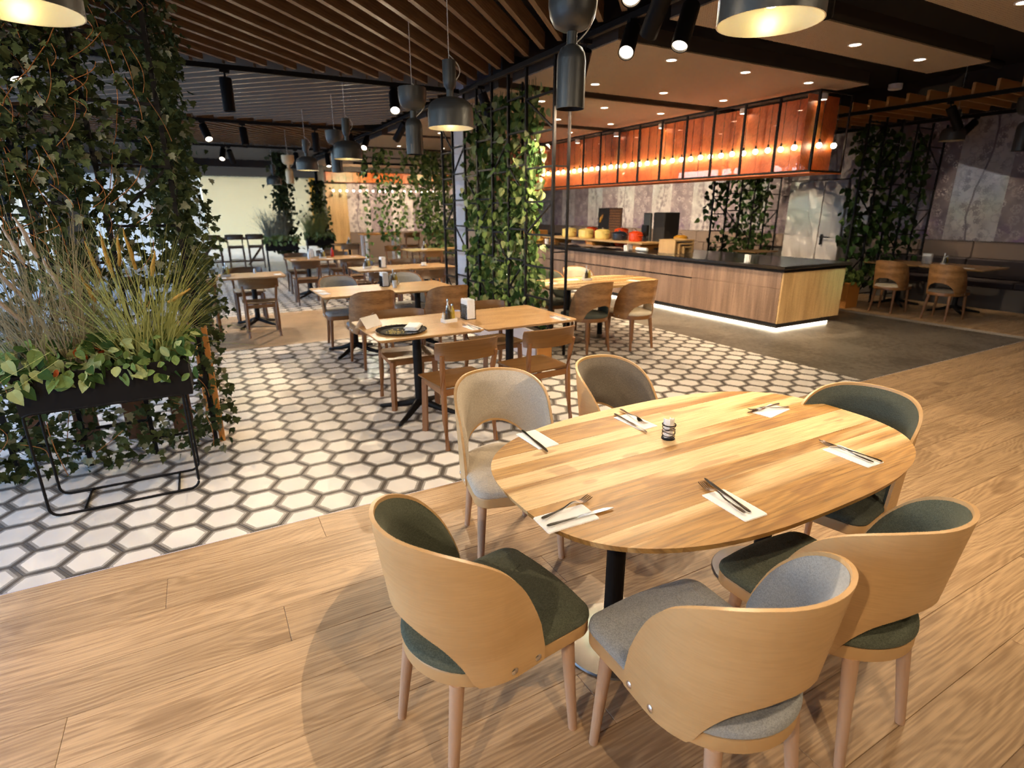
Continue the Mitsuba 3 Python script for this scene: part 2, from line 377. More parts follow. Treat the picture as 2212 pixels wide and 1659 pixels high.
# grey slabs
xs = [5.68+0.93*i for i in range(5)]; xs[-1] = 9.4
n_slab = 0
for j in range(14):
    for i in range(4):
        y0 = 2.947+0.705*j
        if j < 9: part(floor, 'slab', shape(box(xs[i]+0.001, xs[i+1]-0.001, y0+0.001, y0+0.704, -0.012, 0.0, 0.001), 'concrete_slab'))
part(floor, 'slab_field', shape(box(5.68, 9.4, 2.947+0.705*9, YF, -0.012, 0.0), 'concrete_slab'), kind='stuff')
part(floor, 'slab_field', shape(box(5.02, 5.66, 7.49, YF, -0.012, 0.0), 'concrete_slab'), kind='stuff')
part(floor, 'slab_field', shape(box(3.2, 5.02, 7.49, 10.05, -0.012, 0.0), 'concrete_slab'), kind='stuff')
part(floor, 'pale_flooring', shape(box(-12, 5.0, 16.6, 30.2, -0.012, 0.001), 'pale_floor'), label='pale polished floor outside the restaurant', kind='stuff')

def structure(name, sh, label=None):
    put(name, sh); labels[name] = {'kind': 'structure', **({'label': label} if label else {})}; USED[name] = 0; return name
structure('ceiling', shape(box(XL-0.2, XR+0.2, YB-0.2, YF+0.2, 3.95, 4.15), 'plenum'), 'dark open ceiling void above the slats and panels')
# timber slats in chevron bays between black tracks
def ref_(s, b): return {**s, 'bsdf': {'type': 'ref', 'id': b}}
mat('slat_wood_grey', srgb(128, 112, 92), 0.5)
def slat(a, b, h=0.15, w=0.048, z=3.215):
    return shape(bar((a[0], a[1], z+h/2), (b[0], b[1], z+h/2), *( (w, h) if True else 0)), 'slat_wood')
def bay(x0, x1, y0, y1, sgn, pitch=0.32, first=0.0, wood='slat_wood'):
    rect = sbox(x0, y0, x1, y1); c = -20.0+first
    while c < 40:
        ln = LineString([(-30, (-30)*sgn+c), (30, 30*sgn+c)]).intersection(rect)
        if not ln.is_empty and ln.length > 0.35:
            a, b = ln.coords[0], ln.coords[-1]
            part('ceiling', 'slat', ref_(slat(a, b), wood))
        c += pitch
bay(XL, 3.36, 3.25, 7.52, 1); bay(XL, 3.36, 7.62, 11.75, -1, wood='slat_wood_grey'); bay(XL, 3.36, 11.95, 16.0, 1); bay(XL, 3.36, 16.2, 20.9, -1, wood='slat_wood_grey')
for i in range(22):
    y = 2.75+0.29*i; part('ceiling', 'slat', shape(box(9.98, 11.9, y-0.02, y+0.02, 3.215, 3.365), 'slat_wood_lit'))
for i in range(9):
    c = 5.3+0.28*i; part('ceiling', 'slat', slat((10.1, c+1.6), (11.6, c+1.6+1.2)))
part('ceiling', 'beam', shape(box(XL, 4.1, 20.95, 21.25, 3.0, 3.95), 'dark_wall'))
part('ceiling', 'beam', shape(box(3.46, 7.4, 6.50, 6.74, 3.22, 3.4), 'black_matt'))
part('ceiling', 'beam', shape(box(9.9, 12.3, 8.7, 9.0, 3.05, 3.95), 'dark_wall'))
# lowered perforated panels with downlights
pan = [(YB, 2.64), (3.25, 3.84), (4.48, 6.44), (6.80, 8.95), (9.35, 11.5), (11.9, 14.1), (14.5, 16.7), (17.1, 20.6)]
for a, b in pan:
    part('ceiling', 'soffit_panel', shape(box(3.56, 7.45, a, b, 3.10, 3.115, 0.003), 'soffit'), label='lowered perforated beige ceiling panel')
    part('ceiling', 'soffit_body', shape(box(3.565, 7.445, a+.005, b-.005, 3.115, 3.25), 'plenum_brown'))
# walls
structure('wall_back', shape(box(XL-0.2, XR+0.2, YB-0.2, YB, 0, 4.0), 'dark_wall'))
structure('wall_right', shape(box(XR, XR+0.2, YB, YF, 0, 4.0), 'dark_wall'), 'wall papered in lilac and purple damask strips')
def paper(y0, y1, k, z0=1.10, z1=3.25, axis='y', c=XR):
    th = 0.012
    if axis == 'y': V = np.array([[c-th, y0, z0], [c-th, y1, z0], [c-th, y1, z1], [c-th, y0, z1]])
    else: V = np.array([[y1, c-th, z0], [y0, c-th, z0], [y0, c-th, z1], [y1, c-th, z1]])
    n = np.array([[-1, 0, 0.]]) if axis == 'y' else np.array([[0, -1., 0]])
    Vb = V-n*0.01; A = np.vstack([V, Vb]); F = [[0, 2, 1], [0, 3, 2]]
    for i in range(4):
        j = (i+1) % 4; F += [[i, j, 4+j], [i, 4+j, 4+i]]
    u = np.array([0, y1-y0, y1-y0, 0]); uv = np.column_stack([k*10+np.tile(u, 2), np.tile([z0, z0, z1, z1], 2)])
    return mikit.ply(trimesh.Trimesh(A, np.array(F), process=False), 'damask_paper', False, uv=uv)
PWD = 0.815
def f_paper2(p, n, uv):
    k = dr.floor(uv.x/10+0.001); s = uv.x-k*10; z = uv.y
    alt = (k-2*dr.floor(k/2)) > 0.5
    cx = s-PWD/2-0.09*dr.sin(z*2.6+k*2.0)-0.03*(n3(z*6, k)-0.5)
    ad = dr.abs(cx)
    d1, d2, r = mikit.voronoi(s*5.2+k*13, z*5.2)
    e1, e2, r2 = mikit.voronoi(s*7.5+3+k*7, z*7.5)
    g1, g2, r3 = mikit.voronoi(s*24.0+k*5, z*24.0)
    wash = fbm(s*5+k*9, z*5, 1.0, 4)
    curl = sst(0.10, 0.03, dr.abs(d1-0.34+0.05*dr.sin(e1*18)))
    leaf = sst(0.42, 0.33, e1+0.16*dr.sin(g1*9))*sst(0.34, 0.16, ad)*dr.select(r2 > 0.35, 1.0, 0.0)
    stem = sst(0.020, 0.010, ad)
    bloss = sst(0.36, 0.26, g1)*dr.select(d1 < 0.36, 1.0, 0.0)*dr.select(r > 0.35, 1.0, 0.25)
    low = sst(1.9, 1.15, z+0.35*wash)
    pale = mixc((0.36, 0.315, 0.31), (0.60, 0.545, 0.52), wash)
    pale = mixc(pale, mi.Color3f(0.11, 0.075, 0.095), dr.maximum(leaf*(0.5+0.5*wash), stem)*0.85)
    pale = mixc(pale, mi.Color3f(0.25, 0.205, 0.215), curl*0.35)
    dark = mixc((0.135, 0.098, 0.122), (0.30, 0.245, 0.25), wash)
    dark = mixc(dark, mi.Color3f(0.58, 0.51, 0.485), dr.maximum(bloss*(1-0.75*low), curl*0.22))
    dark = mixc(dark, mi.Color3f(0.13, 0.07, 0.15), low*sst(0.5, 0.7, fbm(s*7, z*9, 5.0, 3)))
    return dr.select(alt, pale, dark)
scene['damask_paper']['bsdf']['base_color'] = mikit.proc(f_paper2)
def strips(par, seq, **k):
    for a, b, kk in seq: part(par, 'paper_strip', paper(a+0.001, b-0.001, kk, **k))
q = [(11.0+PWD*i, 11.0+PWD*(i+1), 13+i) for i in range(12)]
q += [(10.185, 11.0, 12), (9.37, 10.185, 11), (8.80, 9.37, 10)]
q += [(6.945, 7.42, 7), (6.32, 6.945, 8), (5.50, 6.32, 6), (4.69, 5.50, 5), (3.875, 4.69, 4), (3.06, 3.875, 3), (2.245, 3.06, 2), (1.43, 2.245, 1)]
strips('wall_right', q); strips('wall_right', [(7.42, 8.80, 9)], z0=2.28)
for i in range(14):
    y = 8.80+0.9*i; part('wall_right', 'padded_panel', shape(box(XR-0.07, XR, y+0.004, y+0.896, 0.80, 1.095, 0.012), 'upholstery_brown'))
for i in range(8):
    y = 6.75-0.9*(i); part('wall_right', 'padded_panel', shape(box(XR-0.07, XR, y-0.896, y-0.004, 0.80, 1.095, 0.012), 'upholstery_brown'))
structure('door_1', shape(box(12.24, 12.3, 7.44, 8.78, 0.0, 2.25, 0.003), 'white_paint'), 'pale double door with black lever handle beside the ivy trellis')
part('door_1', 'leaf', shape(box(12.205, 12.24, 7.93, 8.76, 0.02, 2.22, 0.004), 'white_paint'))
rl = box(-0.035, 0.0, -0.46, 0.0, 0.02, 2.22, 0.004); rl.apply_transform(trimesh.transformations.rotation_matrix(math.radians(9), [0, 0, 1])); rl.apply_translation([12.24, 7.91, 0])
lf = part('door_1', 'leaf', shape(rl, 'white_paint'))
part('door_1__leaf_001', 'handle', shape(cat([box(12.17, 12.20, 7.79, 7.835, 0.90, 1.12, 0.004), box(12.135, 12.15, 7.60, 7.83, 1.05, 1.075, 0.004), box(12.14, 12.19, 7.80, 7.825, 1.05, 1.075)]), 'black_metal'), label='black lever handle on a long plate')
# far wall at the end of the room, with timber pier and orange fascia
structure('wall_far', shape(box(4.1, XR, YF, YF+0.2, 0, 4.0), 'dark_wall'))
part('wall_far', 'timber_pier', shape(box(4.1, 4.85, 20.9, 21.0, 0, 2.55, 0.004), 'oak_vertical'), label='orange timber pier')
strips('wall_far', [(4.86+PWD*i, 4.86+PWD*(i+1), 21+i) for i in range(8)], axis='x', c=YF, z0=0.9, z1=2.59)
part('wall_far', 'fascia', shape(box(4.12, 11.0, 20.6, 20.98, 2.59, 2.92, 0.004), 'copper_panel'), label='orange fascia above a row of bulbs')
part('wall_far', 'dado', shape(box(4.86, 11.4, 20.93, 21.0, 0, 0.9), 'upholstery_brown'))
# hoarding outside, seen through the open front
structure('wall_outside', shape(box(0.45, 5.12, 29.6, 29.8, 0.0, 3.16), 'yellow_board'), 'large plain pale yellow hoarding seen through the open front')
part('wall_outside', 'edge_board', shape(box(5.12, 5.42, 29.5, 29.8, 0, 3.16), 'ochre_edge'))
part('wall_outside', 'flank', shape(box(-12, 0.44, 29.9, 30.1, 0, 3.6), 'white_paint'))
part('wall_outside', 'flank', shape(box(5.42, 13, 29.9, 30.1, 0, 3.6), 'white_paint'))
part('wall_outside', 'lintel', shape(box(-12, 13, 29.4, 30.1, 3.17, 4.2), 'dark_wall'))
part('wall_outside', 'canopy', shape(box(-12, 13, 21.3, 30.1, 4.2, 4.3), 'white_paint'))
# window front on the left
structure('wall_left', shape(box(XL-0.2, XL, YB, 0.0, 0, 4.0), 'dark_wall'))
part('wall_left', 'header', shape(box(XL-0.2, XL, 0.0, YF, 3.10, 4.0), 'dark_wall'))
part('wall_left', 'pier', shape(box(XL-0.2, XL, 17.0, YF, 0, 3.1), 'dark_wall'))
for i in range(8):
    y0 = 0.0+2.125*i; k = f'window_{i+1}'
    fr = cat([box(XL-0.12, XL-0.04, y0, y0+0.06, 0, 3.1), box(XL-0.12, XL-0.04, y0+2.065, y0+2.125, 0, 3.1), box(XL-0.12, XL-0.04, y0+0.06, y0+2.065, 0, 0.08), box(XL-0.12, XL-0.04, y0+0.06, y0+2.065, 3.02, 3.1), box(XL-0.11, XL-0.05, y0+0.06, y0+2.065, 2.2, 2.25)])
    structure(k, shape(fr, 'black_metal')); 
    part(k, 'pane', shape(trimesh.Trimesh([[XL-0.08, y0+0.06, 0.08], [XL-0.08, y0+2.065, 0.08], [XL-0.08, y0+2.065, 3.02], [XL-0.08, y0+0.06, 3.02]], [[0, 1, 2], [0, 2, 3]], process=False), 'window_glass'))
structure('trim_1', shape(box(-14, XL-0.2, -8, 32, -0.25, -0.02), 'white_paint'), 'pale paving outside the window front')

# ------------------------------------------------------------------ tracks and spotlights
def track(name, x0, x1, y0, y1, label, z=3.165):
    k = thing('lighting_track', label, 'lighting track', 'black lighting tracks under the ceiling'); put(k, shape(box(x0, x1, y0, y1, z-0.02, z+0.035, 0.004), 'black_metal'))
TR = 'black lighting track '
track('a', XL, 3.36, 7.55, 7.60, TR+'crossing under the first bay of timber slats'); track('b', XL, 3.36, 11.83, 11.88, TR+'crossing at the second slat bay')
track('c', XL, 3.36, 16.08, 16.13, TR+'crossing at the third slat bay'); track('d', 3.385, 3.435, -1.0, 20.9, TR+'running along the top of the near ivy lattice into the distance')
track('e', 9.90, 9.95, 2.6, 8.68, TR+'below the stepped slat ends on the right'); track('f', 11.93, 11.98, 2.6, 8.68, TR+'close above the damask wall on the right')
track('g', XL, 3.36, 3.18, 3.22, TR+'above the front edge of the tiled floor')
def spotlight(base, lens, label, power, target=None, cutoff=34, beam=16, L=0.34, r=0.064, glow=16.0, group=None, col=WARM, weight=1.5):
    base, lens = np.array(base, float), np.array(lens, float); d = lens-base; d /= np.linalg.norm(d)
    t = thing('spotlight', label, 'spotlight', group)
    head0 = base+np.array([0, 0, -0.05])+d*0.03; tip = head0+d*L
    A = trimesh.geometry.align_vectors([0, 0, 1], d); A[:3, 3] = head0
    prof = [(0.0, 0.0), (r*0.93, 0.0), (r, 0.008), (r, L), (r*0.88, L), (r*0.84, L-0.018)]
    h = lathe(prof, 24); h.apply_transform(A); part(t, 'head', shape(h, 'black_metal', 35))
    part(t, 'mount', shape(cat([box(base[0]-0.05, base[0]+0.05, base[1]-0.022, base[1]+0.022, base[2]-0.03, base[2]+0.0), tube([base-[0, 0, 0.02], head0+d*0.06], 0.011)]), 'black_metal'))
    ln = lathe([(0.0, L-0.017), (r*0.84, L-0.017)], 24); ln.apply_transform(A)
    n = ln.face_normals.mean(0)
    if n@d < 0: ln.invert()
    if glow: part(t, 'lens', emit(ln, WARM*glow, 0.01))
    else: part(t, 'lens', shape(ln, 'clear_glass'))
    if power: spot('beam_'+t, tip+d*0.004, tip+d if target is None else target, power, cutoff, beam, col); scene['beam_'+t]['sampling_weight'] = float(weight)
SG = 'black cylinder spotlights on the far tracks'
spotlight((3.41, 4.10, 3.145), (3.13, 3.86, 2.80), 'black cylinder spotlight tilted left beside the near hourglass lamp, lens lit', 11, (1.75, 1.45, 0.75), cutoff=48, beam=20, weight=4)
spotlight((3.41, 3.45, 3.145), (3.25, 3.38, 2.83), 'black cylinder spotlight cut by the top of the frame, lens lit', 11, (1.0, 3.3, 0.0), cutoff=55, beam=25, weight=4)
spotlight((2.46, 7.575, 3.145), (2.36, 7.25, 2.80), 'black cylinder spotlight with lit lens, middle of the first cross track', 28, (1.6, 5.2, 0.5), cutoff=60, beam=25, weight=3)
spotlight((0.53, 7.575, 3.145), (0.53, 7.57, 2.80), 'unlit black cylinder spotlight hanging straight down, left of the first cross track', 0, glow=0)
spotlight((-1.35, 7.575, 3.145), (-1.25, 7.30, 2.82), 'lit spotlight seen among the ivy at the far left', 30, (-0.6, 5.2, 0.0))
spotlight((0.36, 11.855, 3.145), (0.44, 11.55, 2.82), SG[0:0]+'tilted black spotlight at the left end of the second cross track', 25, (0.7, 9.0, 0.4))
spotlight((2.25, 11.855, 3.145), (2.25, 11.84, 2.80), 'unlit upright spotlight on the second cross track above the far pendants', 0, glow=0)
spotlight((3.41, 9.95, 3.145), (3.28, 10.2, 2.85), 'unlit spotlight on the long track just left of the near lattice', 0, glow=0)
spotlight((3.41, 12.45, 3.145), (3.20, 12.1, 2.84), 'lit spotlight on the long track between the hanging pendants', 30, (2.4, 9.4, 0.6))
spotlight((3.30, 16.105, 3.145), (3.30, 15.95, 2.80), 'lit spotlight at the far corner of the third cross track', 20, (3.0, 14.4, 0.6))
spotlight((2.52, 16.105, 3.145), (2.54, 16.0, 2.80), 'lit spotlight above the far hourglass lamp', 20, (2.0, 15.0, 0.5))
spotlight((0.98, 16.105, 3.145), (1.06, 16.3, 2.84), 'unlit spotlight on the third cross track left', 0, glow=0)
spotlight((0.86, 16.105, 3.145), (0.78, 15.8, 2.84), 'lit spotlight on the third cross track nearest the yellow hoarding', 20, (0.5, 14.0, 0.4))
spotlight((9.93, 4.72, 3.145), (10.10, 4.62, 2.84), 'unlit black spotlight below the slat steps on the right', 0, glow=0)
spotlight((11.95, 5.22, 3.145), (11.72, 5.32, 2.88), 'small lit spotlight in front of the damask wall on the right', 11, (12.3, 5.05, 1.7), cutoff=40)
# unseen spotlights on the same tracks, put in for their light
spotlight((-0.9, 3.20, 3.145), (-0.7, 2.9, 2.82), 'unseen spotlight on the front cross track, left of the frame', 16, (0.4, 1.5, 0.0), cutoff=60, beam=25, weight=4)
spotlight((2.6, 3.20, 3.145), (2.4, 2.9, 2.82), 'unseen spotlight on the front cross track, above the oval table', 8, (2.6, 1.2, 0.3), cutoff=60, beam=25, weight=4)
spotlight((3.41, 1.3, 3.145), (3.0, 1.3, 2.84), 'unseen spotlight on the long track over the right side of the oval table', 13, (3.6, 2.2, 0.0), cutoff=60, beam=25, weight=3)
spotlight((3.41, 4.75, 3.145), (3.46, 4.95, 2.86), 'spotlight on the long track lighting the ivy lattice', 42, (3.62, 5.85, 2.0), cutoff=26, beam=12, weight=8)

spotlight((2.95, 3.20, 3.145), (3.02, 3.5, 2.83), 'added spotlight on the front cross track turned to the middle lattice', 42, (3.55, 6.7, 1.2), cutoff=20, beam=12, glow=0, weight=4)  # added to brighten the middle of the lattice
track('j', 4.6, 8.4, 18.58, 18.62, TR+'added before the far wall', z=3.062)  # added track carrying the far wall lights
spotlight((-1.9, 3.20, 3.145), (-1.75, 3.4, 2.83), 'added spotlight on the front cross track turned to the ivy on the left', 10, (-.7, 4.4, 1.7), cutoff=45, beam=20, glow=0, weight=3)  # added to brighten the ivy
track('h', XL, 3.45, -0.60, -0.56, TR+'added unseen behind the viewer')  # unseen track added to carry foreground fill lights
for x_, pw, tx, ty, lab in ((-1.6, 16, -1.0, 1.6, 'far left'), (0.5, 9, 0.2, 0.9, 'left'), (2.5, 3.5, 2.0, 0.9, 'middle'), (3.3, 4, 4.2, 2.4, 'right')):
    spotlight((x_, -0.58, 3.145), (x_+0.05, -0.40, 2.83), f'added spotlight on the unseen track behind the viewer, {lab}', pw, (tx, ty, 0.0), cutoff=68, beam=40, glow=0, weight=4)  # added broad fill for the foreground floor
for x_, pw, tx, ty, lab in ((1.0, 13, 1.0, 9.2, 'left'), (2.9, 26, 2.6, 9.4, 'right')):
    spotlight((x_, 11.855, 3.145), (x_, 11.7, 2.82), f'added spotlight on the second cross track, over the brown tables, {lab}', pw, (tx, ty, 0.5), cutoff=60, beam=25, glow=0, weight=2)  # added to brighten the middle distance
spotlight((3.41, 7.0, 3.145), (3.55, 7.0, 2.84), 'added spotlight on the long track turned towards the serving counter', 70, (7.0, 7.6, 0.4), cutoff=50, beam=20, glow=0, weight=3)  # added to brighten the counter front
spotlight((3.41, 2.4, 3.145), (3.55, 2.5, 2.84), 'added spotlight on the long track turned towards the grey slabs', 30, (6.2, 5.0, 0.2), cutoff=24, beam=10, glow=0, weight=3)  # added to light the slab floor
spotlight((3.41, 13.6, 3.145), (3.55, 13.6, 2.84), 'added spotlight on the far long track over the bright oak tables', 60, (4.6, 13.4, 0.7), cutoff=55, beam=25, glow=0, weight=2.5)  # added to light the far tables
track('i', 9.90, 9.95, 9.3, 18.0, TR+'added behind the orange hood, facing the papered wall')  # track added out of sight to carry wall lights
for y_, pw in ((10.0, 26), (11.7, 26), (13.6, 26), (15.6, 28)):
    spotlight((9.925, y_, 3.145), (10.1, y_, 2.83), f'added spotlight behind the orange hood facing the papered wall, {("first","second","third","fourth")[(10.0, 11.7, 13.6, 15.6).index(y_)]} from the door', pw, (12.3, y_, 1.3), cutoff=62, beam=30, glow=0, weight=2.5)  # added to brighten the wall behind the counter
spotlight((9.925, 8.35, 3.145), (10.1, 8.35, 2.83), 'spotlight behind the orange hood facing the pale door', 20, (12.25, 8.35, 1.2), cutoff=19, beam=14, glow=0, weight=2.5)
spotlight((9.925, 3.2, 3.145), (9.75, 3.3, 2.83), 'added spotlight on the right track turned to the counter end', 75, (7.7, 4.9, 0.45), cutoff=15, beam=9, glow=0, weight=2)  # added to brighten the oak end panel
for x_ in (5.0, 8.0): spotlight((x_, 18.6, 3.045), (x_, 18.85, 2.75), f'added spotlight before the far wall, {"left" if x_ < 6 else "right"}', 30, (x_, 21.0, 1.5), cutoff=62, beam=35, glow=0, weight=5)  # added to brighten the far wall and pier
for i in range(3):
    t = thing('added_ceiling_lamp', ('left', 'middle', 'right')[i]+' added unseen flat lamp above the pale floor outside', 'added ceiling lamp')  # unseen lamps added to light the hoarding and floor outside
    m = box(-1+2.4*i, 0.4+2.4*i, 25.2, 26.6, 4.16, 4.19)
    part(t, 'diffuser', emit(m, np.array([1, 0.86, 0.64])*7, 2))

# ------------------------------------------------------------------ pendant lamps
def pendant(x, y, zrim, kind, label, glow=26.0, lit=True, s=1.0, ztop=3.95, colour='lamp_grey', weight=0.1, power=0):
    t = thing('pendant_lamp', label, 'pendant lamp', None)
    if kind == 'dome':
        R, H = 0.18*s, 0.22*s
        outer = [(R, 0), (R, H*0.50), (R*0.97, H*0.66), (R*0.88, H*0.81), (R*0.70, H*0.92), (R*0.42, H*0.985), (0.028*s, H)]
        inner = [(0.026*s, H-0.008), (R*0.42, H*0.95), (R*0.68, H*0.89), (R*0.85, H*0.78), (R*0.94, H*0.64), (R*0.97, H*0.48), (R*0.975, 0.0), (R, 0)]
        sh, inn = moved(lathe(outer, 48), x, y, zrim), moved(lathe(inner, 48), x, y, zrim); 
        part(t, 'shade', shape(sh, colour, 40)); part(t, 'shade_lining', shape(inn, 'lamp_cream', 40), label='cream inside of the shade')
        part(t, 'neck', shape(moved(lathe([(0.028*s, 0), (0.028*s, 0.05*s)], 20), x, y, zrim+H), colour, 40))
        r, h = 0.052*s, 0.21*s
        cup = [(0.028*s, 0), (r*0.55, 0.006*s), (r*0.85, 0.03*s), (r, 0.065*s), (r, h), (r*0.93, h), (r*0.93, 0.05*s), (0.0, 0.03*s)]
        part(t, 'upper_cup', shape(moved(lathe(cup, 28), x, y, zrim+H+0.05*s), colour, 40)); ctop = zrim+H+0.26*s
        bz = zrim+0.075*s
    else:
        r, h = 0.078*s, 0.31*s
        cyl = [(r*0.95, 0.0), (r*0.95, h*0.7), (0, h*0.85), ]; out = [(r*0.95, 0), (r, 0), (r, h*0.76), (r*0.94, h*0.86), (r*0.75, h*0.95), (r*0.45, h*0.995), (0.028*s, h)]
        part(t, 'shade', shape(moved(lathe(out, 32), x, y, zrim), colour, 40)); part(t, 'shade_lining', shape(moved(lathe(cyl, 32), x, y, zrim), 'black_matt', 40))
        part(t, 'neck', shape(moved(lathe([(0.028*s, 0), (0.028*s, 0.06*s)], 20), x, y, zrim+h), colour, 40))
        R, H = 0.128*s, 0.19*s
        bowl = [(0.028*s, 0), (R*0.45, 0.006*s), (R*0.75, 0.025*s), (R*0.93, 0.065*s), (R, 0.115*s), (R, H), (R*0.95, H), (R*0.94, 0.11*s), (R*0.7, 0.035*s), (0, 0.015*s)]
        part(t, 'upper_bowl', shape(moved(lathe(bowl, 36), x, y, zrim+h+0.06*s), colour, 40)); ctop = zrim+h+0.06*s+H
        bz = None
    a = np.linspace(0, 1, 14); loop = np.stack([x+0.11*s*np.sin(a*PI)*(1 if kind != 'dome' else 0.7), y-0.03*np.sin(a*PI), zrim+0.30*s+(ctop-zrim-0.26*s)*a], -1)
    part(t, 'cord', shape(cat([tube([(x, y, ctop-0.1*s), (x, y, ztop)], 0.0035, 6), tube(loop, 0.004, 6)]), 'white_ceramic', True), label='thin pale cord')
    if bz is not None and lit:
        part(t, 'bulb', emit(moved(trimesh.creation.icosphere(2, 0.03*s), x, y, bz), np.array([1, 0.74, 0.42])*glow, weight))
        part(t, 'bulb_holder', shape(moved(lathe([(0.018*s, 0.02), (0.018*s, 0.10*s), (0, 0.10*s)], 16), x, y, bz), 'black_metal'))
pendant(1.90, 1.54, 2.285, 'dome', 'large grey dome lamp above the oval table, cut by the top of the frame', 60, weight=0.5)
pendant(-0.41, 2.70, 2.30, 'dome', 'grey dome lamp with a glowing bulb cut by the top left corner', 60, weight=0.5)
pendant(1.90, 2.78, 2.18, 'tall', 'grey hourglass lamp with a bowl above a long cylinder, nearest the lattice')
pendant(1.90, 4.45, 2.275, 'dome', 'grey dome lamp above the long pair of oak tables, bulb glowing', 70, weight=0.3)
pendant(1.90, 5.32, 2.15, 'tall', 'grey lamp with a bowl above a cylinder, just left of the lattice')
pendant(1.86, 7.75, 2.285, 'dome', 'grey dome lamp above the second row of tables', 60)
pendant(1.95, 8.85, 2.19, 'tall', 'small far grey lamp hanging below and behind the second dome lamp')
pendant(1.80, 10.4, 2.30, 'dome', 'distant grey dome lamp left of the long track', 60)
pendant(1.90, 13.2, 2.20, 'tall', 'far hourglass lamp coloured pale amber as if lit beside the dark ivy post', colour='lamp_amber_lit')
pendant(1.95, 16.3, 2.30, 'dome', 'far dark dome lamp against the yellow hoarding', lit=False)
pendant(10.9, 5.05, 2.70, 'dome', 'dim dome lamp in the dark right corner above the banquette table', lit=False, s=0.95)
pendant(10.9, 4.12, 2.47, 'tall', 'dim lamp with a long cylinder cut by the right edge', s=1.3)

# ------------------------------------------------------------------ downlights
for Y, tag_ in ((2.3, 'first'), (3.54, 'second'), (4.75, 'third'), (6.02, 'fourth'), (7.25, 'fifth'), (8.5, 'sixth'), (9.75, 'seventh'), (11.0, 'eighth'), (12.3, 'ninth'), (13.6, 'tenth'), (15.0, 'eleventh')):
    for X, c in ((4.47, 'left'), (5.57, 'middle'), (6.68, 'right')):
        t = thing('ceiling_downlight', f'round downlight in the beige ceiling, {tag_} row from the front, {c} column', 'downlight', 'round downlights in the beige ceiling')
        part(t, 'rim', shape(moved(lathe([(0.062, 0.0), (0.064, -0.006), (0.050, -0.008), (0.047, -0.002)], 20), X, Y, 3.10), 'white_paint', 40))
        m = moved(lathe([(0.0, -0.004), (0.048, -0.004)], 20), X, Y, 3.10)
        if m.face_normals[:, 2].mean() > 0: m.invert()
        part(t, 'lens', emit(m, WARM*26, 0.02))
        if X == 5.57 and Y < 13: spot('beam_'+t, (X, Y, 3.085), (X, Y, 0), 6.5, 75, 50); scene['beam_'+t]['sampling_weight'] = 1.5
t = thing('smoke_detector', 'white round ceiling device hanging in the dark void right of the orange hood', 'smoke detector')
put(t, shape(moved(lathe([(0, -0.05), (0.075, -0.05), (0.085, -0.04), (0.085, 0.02), (0.0, 0.02)], 28), 8.72, 4.87, 3.27), 'white_paint', 40))
part(t, 'rod', shape(tube([(8.72, 4.87, 3.29), (8.72, 4.87, 3.95)], 0.012), 'black_metal'))
for i, (y, lab) in enumerate(((2.95, 'front'), (4.15, 'middle'))):
    t = thing('ceiling_pipe', f'dark pipe running in the gap of the {lab} ceiling panels', 'pipe'); put(t, shape(tube([(3.5, y, 3.5), (9.8, y, 3.5)], 0.05, 10), 'black_matt', True))

# ------------------------------------------------------------------ serving counter
CX0, CX1, CY0, CY1 = 6.95, 8.32, 4.90, 15.5
c = thing('serving_counter', 'long timber serving counter with black stone top and glowing plinth', 'counter')
part(c, 'worktop', shape(box(CX0-0.07, CX1+0.12, CY0-0.05, CY1, 0.865, 0.91, 0.006), 'black_gloss'), label='black polished stone worktop')
part(c, 'worktop_edge', shape(box(CX0-0.02, CX1+0.02, CY0-0.01, CY1, 0.825, 0.865), 'black_metal'))
ys = [CY0+0.03, 6.55, 8.2, 9.85, 11.5, 13.2, CY1]
for a, b in zip(ys[:-1], ys[1:]):
    part(c, 'front_panel', shape(box(CX0, CX0+0.03, a+0.002, b-0.002, 0.60, 0.825, 0.002), 'counter_wood'))
    part(c, 'front_panel', shape(box(CX0, CX0+0.03, a+0.002, b-0.002, 0.115, 0.578 if a > 6.5 else 0.5975, 0.002), 'counter_wood'))
part(c, 'carcass', shape(box(CX0+0.031, CX1, CY0+0.03, CY1, 0.11, 0.825), 'black_matt'))
part(c, 'end_panel', shape(box(CX0, CX1+0.05, CY0, CY0+0.028, 0.112, 0.825, 0.004), 'oak_vertical'), label='light oak end panel')
part(c, 'plinth', shape(box(CX0+0.07, CX1-0.05, CY0+0.06, CY1, 0.035, 0.112), 'dark_wall'))
led = cat([box(CX0+0.085, CX0+0.095, CY0+0.08, CY1, 0.004, 0.033), box(CX0+0.085, CX1-0.08, CY0+0.075, CY0+0.085, 0.004, 0.033)])
part(c, 'light_strip', emit(led, np.array([1, 0.86, 0.62])*13, 1), label='glowing light strip below the plinth')

# ------------------------------------------------------------------ orange hood above the counter
HX0, HX1, HY0, HY1, HZ0, HZ1 = 6.95, 7.62, 4.75, 15.65, 2.11, 3.06
h = thing('canopy_hood', 'long glazed hood with orange panels and black frame above the serving counter', 'hood')
NP = 20; PT = 0.545
def fr(*b): return box(*b)
fm = [fr(HX0, HX0+0.025, HY0, HY1, HZ0, HZ0+0.025), fr(HX0, HX0+0.025, HY0, HY1, HZ1-0.025, HZ1), fr(HX0, HX1, HY0, HY0+0.025, HZ0, HZ0+0.02), fr(HX0, HX1, HY0, HY0+0.025, HZ1-0.025, HZ1), fr(HX1-0.02, HX1, HY0, HY0+0.02, HZ0, HZ1)]
part(h, 'frame', shape(cat(fm), 'black_metal'))
for i in range(NP+1):
    y = HY0+PT*i; part(h, 'mullion', shape(box(HX0-0.003, HX0+0.022, y, y+0.028, HZ0, HZ1), 'black_metal'))
